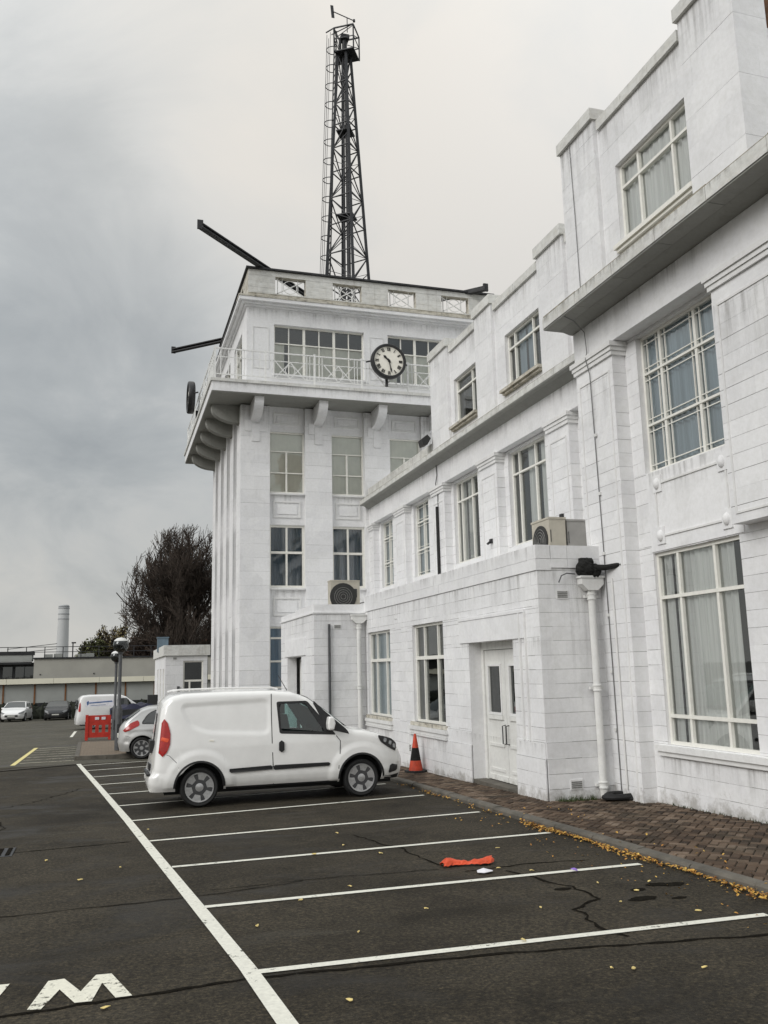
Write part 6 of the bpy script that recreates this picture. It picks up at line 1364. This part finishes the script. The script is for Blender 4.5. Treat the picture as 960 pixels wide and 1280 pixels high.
# the painted letter seen upside down, and the tip of its neighbour
def painted_poly(pts, name):
    b = B(); b.add([(x, y, gz(y) + .002) for x, y in pts], [tuple(range(len(pts)))]); return b.build(name, 'lineworn', CP, fix=False)
Mx = [(-0.40, 6.09), (-0.31, 6.62), (-0.21, 6.63), (-0.1, 6.32), (-0.01, 6.63), (0.09, 6.62), (0.21, 6.11), (0.11, 6.11), (0.03, 6.44), (-0.03, 6.1), (-0.13, 6.11), (-0.23, 6.41), (-0.32, 6.07)]
painted_poly(Mx, 'painted_letter')
painted_poly([(-.95, 6.12), (-.72, 6.10), (-.585, 6.44), (-.55, 6.66), (-.66, 6.67), (-.74, 6.35)], 'painted_letter')
# joints, cracks, drains
for pts, w_, jg in (([(-6, 5.95), (-.54, 6.03), (.95, 6.16), (2.6, 6.02), (4.65, 5.66), (5.4, 5.6)], .03, .014), ([(-6, 11.7), (-1.17, 11.95), (.36, 12.13)], .022, .014), ([(-.9, 8.62), (.2, 8.65), (.88, 8.68), (1.9, 8.9)], .014, .02),
                    ([(3.05, 11.3), (3.2, 10.5), (3.31, 10.15), (3.32, 9.4), (3.42, 8.95)], .020, .03), ([(3.9, 8.5), (4.0, 8.0), (4.12, 7.6), (4.1, 7.1), (3.75, 6.85), (3.65, 6.35), (3.72, 6.02)], .028, .03), ([(3.5, 8.62), (4.3, 8.72), (4.9, 8.6)], .02, .02), ([(1.0, 8.9), (2.2, 8.95), (3.3, 8.85)], .012, .02),
                    ([(-4, 15.2), (-2.1, 16.2), (-1.2, 17.3), (-.4, 19.4)], .02, .05), ([(-1.6, 12.4), (-1.35, 14.2), (-1.9, 16.9)], .014, .03)):
    ribbon(pts, w_, .001, 'crack', 'tar', CP, jg, .10)
ribbon([(-8, 24.0), (-2.5, 24.9), (-.64, 25.95)], .17, .001, 'drain_channel', 'tar'); ribbon([(-8, 24.3), (-2.5, 25.2), (-.7, 26.3)], .10, .0012, 'channel_edge', 'kerb')
for (x, y) in ((4.6, 7.25), (4.85, 7.35), (4.45, 6.95), (4.75, 6.85), (5.0, 7.3), (4.0, 7.55)):
    b = B(); n = 14; r_ = random.uniform(.04, .09); b.add([(x + r_ * 1.6 * cos(2 * pi * k / n) * random.uniform(.75, 1.2), y + r_ * .8 * sin(2 * pi * k / n) * random.uniform(.75, 1.2), gz(y) + .001) for k in range(n)], [tuple(range(n))]); b.build('oil_stain', 'tar', CP, fix=False)
dc = B(); y = 12.0; dc.box(-1.55, -1.02, 11.75, 12.3, gz(y) - .03, gz(y) + .006); dco = dc.build('drain_cover', 'dark_metal', CP)
for i in range(5): q = B(); q.box(-1.50 + .10 * i, -1.45 + .10 * i, 11.8, 12.25, gz(y) + .0065, gz(y) + .014); q.build('drain_bar', 'tar', dco)
# footway: bed, kerb stones, pavers
b = B(); ysr = [1, 6, 12.6, 22.6]
b.add([(x, y, gz(y) + z) for y in ysr for x, z in ((5.6, .045), (8.0, .012))], [(2 * i, 2 * i + 1, 2 * i + 3, 2 * i + 2) for i in range(3)])
PV = kind(b.build('pavement', 'paverbed', fix=False), 'structure')
y = 2.2
while y < 26.5:
    L = .915; b = B(); j = random.uniform(-.008, .008); z0, z1 = gz(y), gz(y + L)
    t_ = .068 + random.uniform(-.006, .006)
    prof = [(5.462 + j, -.1), (5.466 + j, t_ - .025), (5.485 + j, t_ - .004), (5.50 + j, t_), (5.59, t_ + .002), (5.59, -.1)]
    n = len(prof); b.add([(x, y + .005, z0 + z) for x, z in prof] + [(x, y + L - .005, z1 + z) for x, z in prof], [tuple(range(n)), tuple(range(2 * n - 1, n - 1, -1))] + [(i, (i + 1) % n, n + (i + 1) % n, n + i) for i in range(n)])
    b.build('kerb_stone', 'kerb', PV); y += L
pm = B(); pm.add([(-.5, -.5, -.5), (.5, -.5, -.5), (.5, .5, -.5), (-.5, .5, -.5), (-.5, -.5, .36), (.5, -.5, .36), (.5, .5, .36), (-.5, .5, .36), (-.46, -.42, .5), (.46, -.42, .5), (.46, .42, .5), (-.46, .42, .5)], [(0, 1, 5, 4), (1, 2, 6, 5), (2, 3, 7, 6), (3, 0, 4, 7), (4, 5, 9, 8), (5, 6, 10, 9), (6, 7, 11, 10), (7, 4, 8, 11), (8, 9, 10, 11)])
pme = bpy.data.meshes.new('paver'); pme.from_pydata(pm.v, [], pm.f); pme.materials.append(MT['paver'])
# herringbone block paving laid at 45 degrees
pl = []; w_ = .1; ca, sa = cos(pi / 4), sin(pi / 4)
for i in range(-20, 190):
    for j in range(-190, 190):
        t_ = (i - j) % 4
        if t_ == 0: cxx, cyy, rz = (i + 1.0) * w_, (j + .5) * w_, 0
        elif t_ == 3: cxx, cyy, rz = (i + .5) * w_, (j + 1.0) * w_, pi / 2
        else: continue
        X_, Y_ = 5.6 + cxx * ca - cyy * sa, 4.0 + cxx * sa + cyy * ca
        if Y_ < 5.0 or Y_ > 22.5 or X_ < 5.612 or X_ > (7.93 if Y_ < 12.6 else 6.56): continue
        pl.append((X_, Y_, rz + pi / 4))
pl.sort(key=lambda r: (r[0] - 6.9) ** 2 * .35 + (r[1] - 8.0) ** 2)
b = B(); PT = math.atan(.02); tones = []
for i, (xc, yc, rz) in enumerate(pl):
    zc_ = gz(yc) + .045 - .033 * (xc - 5.6) / 2.4 + .006 + random.uniform(-.0035, .0035); ta, tb = random.uniform(-.018, .018), random.uniform(-.018, .018)
    if i < 298:
        o = bpy.data.objects.new('paver', pme); C.objects.link(o); o.parent = PV; o.location = (xc, yc, zc_ - .018); o.scale = (.190, .090, .05); o.rotation_euler = (-PT + ta, tb, rz)
    else:
        mt_ = Matrix.Translation((xc, yc, zc_ - .018)) @ Matrix.Rotation(-PT + ta, 4, 'X') @ Matrix.Rotation(tb, 4, 'Y') @ Matrix.Rotation(rz, 4, 'Z') @ Matrix.Diagonal((.190, .090, .05, 1)); b.add([mt_ @ Vector(v) for v in pm.v], pm.f); tones += [random.random()] * len(pm.f)
po = kind(b.build('pavers', 'paver', PV, fix=False), 'stuff')
at_ = po.data.attributes.new('tone', 'FLOAT', 'FACE'); at_.data.foreach_set('value', tones)
# leaf litter along the kerb
random.seed(77); b = B()
def leaf(b, x, y, z, s_):
    a = random.uniform(0, 6.3); tx, ty = random.uniform(-.5, .5), random.uniform(-.5, .5); vs = []
    for k, (u, v) in enumerate(((-1, 0), (-.3, .55), (.5, .45), (1, 0), (.5, -.45), (-.3, -.55))):
        u *= s_; v *= s_; vs.append((x + u * cos(a) - v * sin(a), y + u * sin(a) + v * cos(a), z + u * tx + v * ty + (abs(v) * .4)))
    b.add(vs, [(0, 1, 2, 3), (0, 3, 4, 5)])
for i in range(1900):
    y = random.uniform(5.4, 11.2) if i < 1650 else random.uniform(11.2, 16.5); dens = .5 + .5 * sin(y * 2.3) * sin(y * .9 + 1)
    if random.random() > .35 + .65 * dens: continue
    wdt = .055 + .03 * sin(y * 3.1); x = 5.445 - abs(random.gauss(0, wdt)); leaf(b, x, y, gz(y) + random.uniform(.006, .03), random.uniform(.009, .022) * random.choice((.8, 1, 1, 1.4)))
for i in range(160): y = random.uniform(5, 12); x = 5.35 - random.random() ** 2 * .8; leaf(b, x, y, gz(y) + .008, random.uniform(.008, .018))
for i in range(50): y = random.uniform(5, 12); leaf(b, random.uniform(5.5, 6.3), y, gz(y) + .075, random.uniform(.012, .022))
kind(b.build('fallen_leaves', 'leaf', fix=False), 'stuff')
# paved island under the lamps
b = B(); zi = .10
IS = [(-.78, 27.75), (2.6, 27.4), (2.6, 36.1), (-.92, 36.1)]
n = 4; b.add([(x, y, gz(y) - .02) for x, y in IS] + [(x, y, gz(y) + zi) for x, y in IS], [(4, 5, 6, 7)] + [(i, (i + 1) % n, n + (i + 1) % n, n + i) for i in range(n)])
b2 = B(); b2.add([(x, y, gz(y) - .002) for y in (26.15, 40, 60, 79.4) for x in (-57, 12)], [(2 * i, 2 * i + 1, 2 * i + 3, 2 * i + 2) for i in range(3)]); b2.build('aged_surface', 'asphaltold', CP, fix=False)
ISO = kind(b.build('paved_island', 'islandpave'), 'structure')
for p, q in zip(IS, IS[1:] + IS[:1]):
    P0, Q0 = Vector((*p, 0)), Vector((*q, 0)); d = Q0 - P0; m_ = max(1, round(d.length / .95))
    for i in range(m_):
        a, c_ = P0 + d * ((i + .01) / m_), P0 + d * ((i + .99) / m_); k = B(); k.bar((a.x, a.y, gz(a.y) + .05), (c_.x, c_.y, gz(c_.y) + .05), .13, .12); k.build('kerb_stone', 'kerb', ISO)
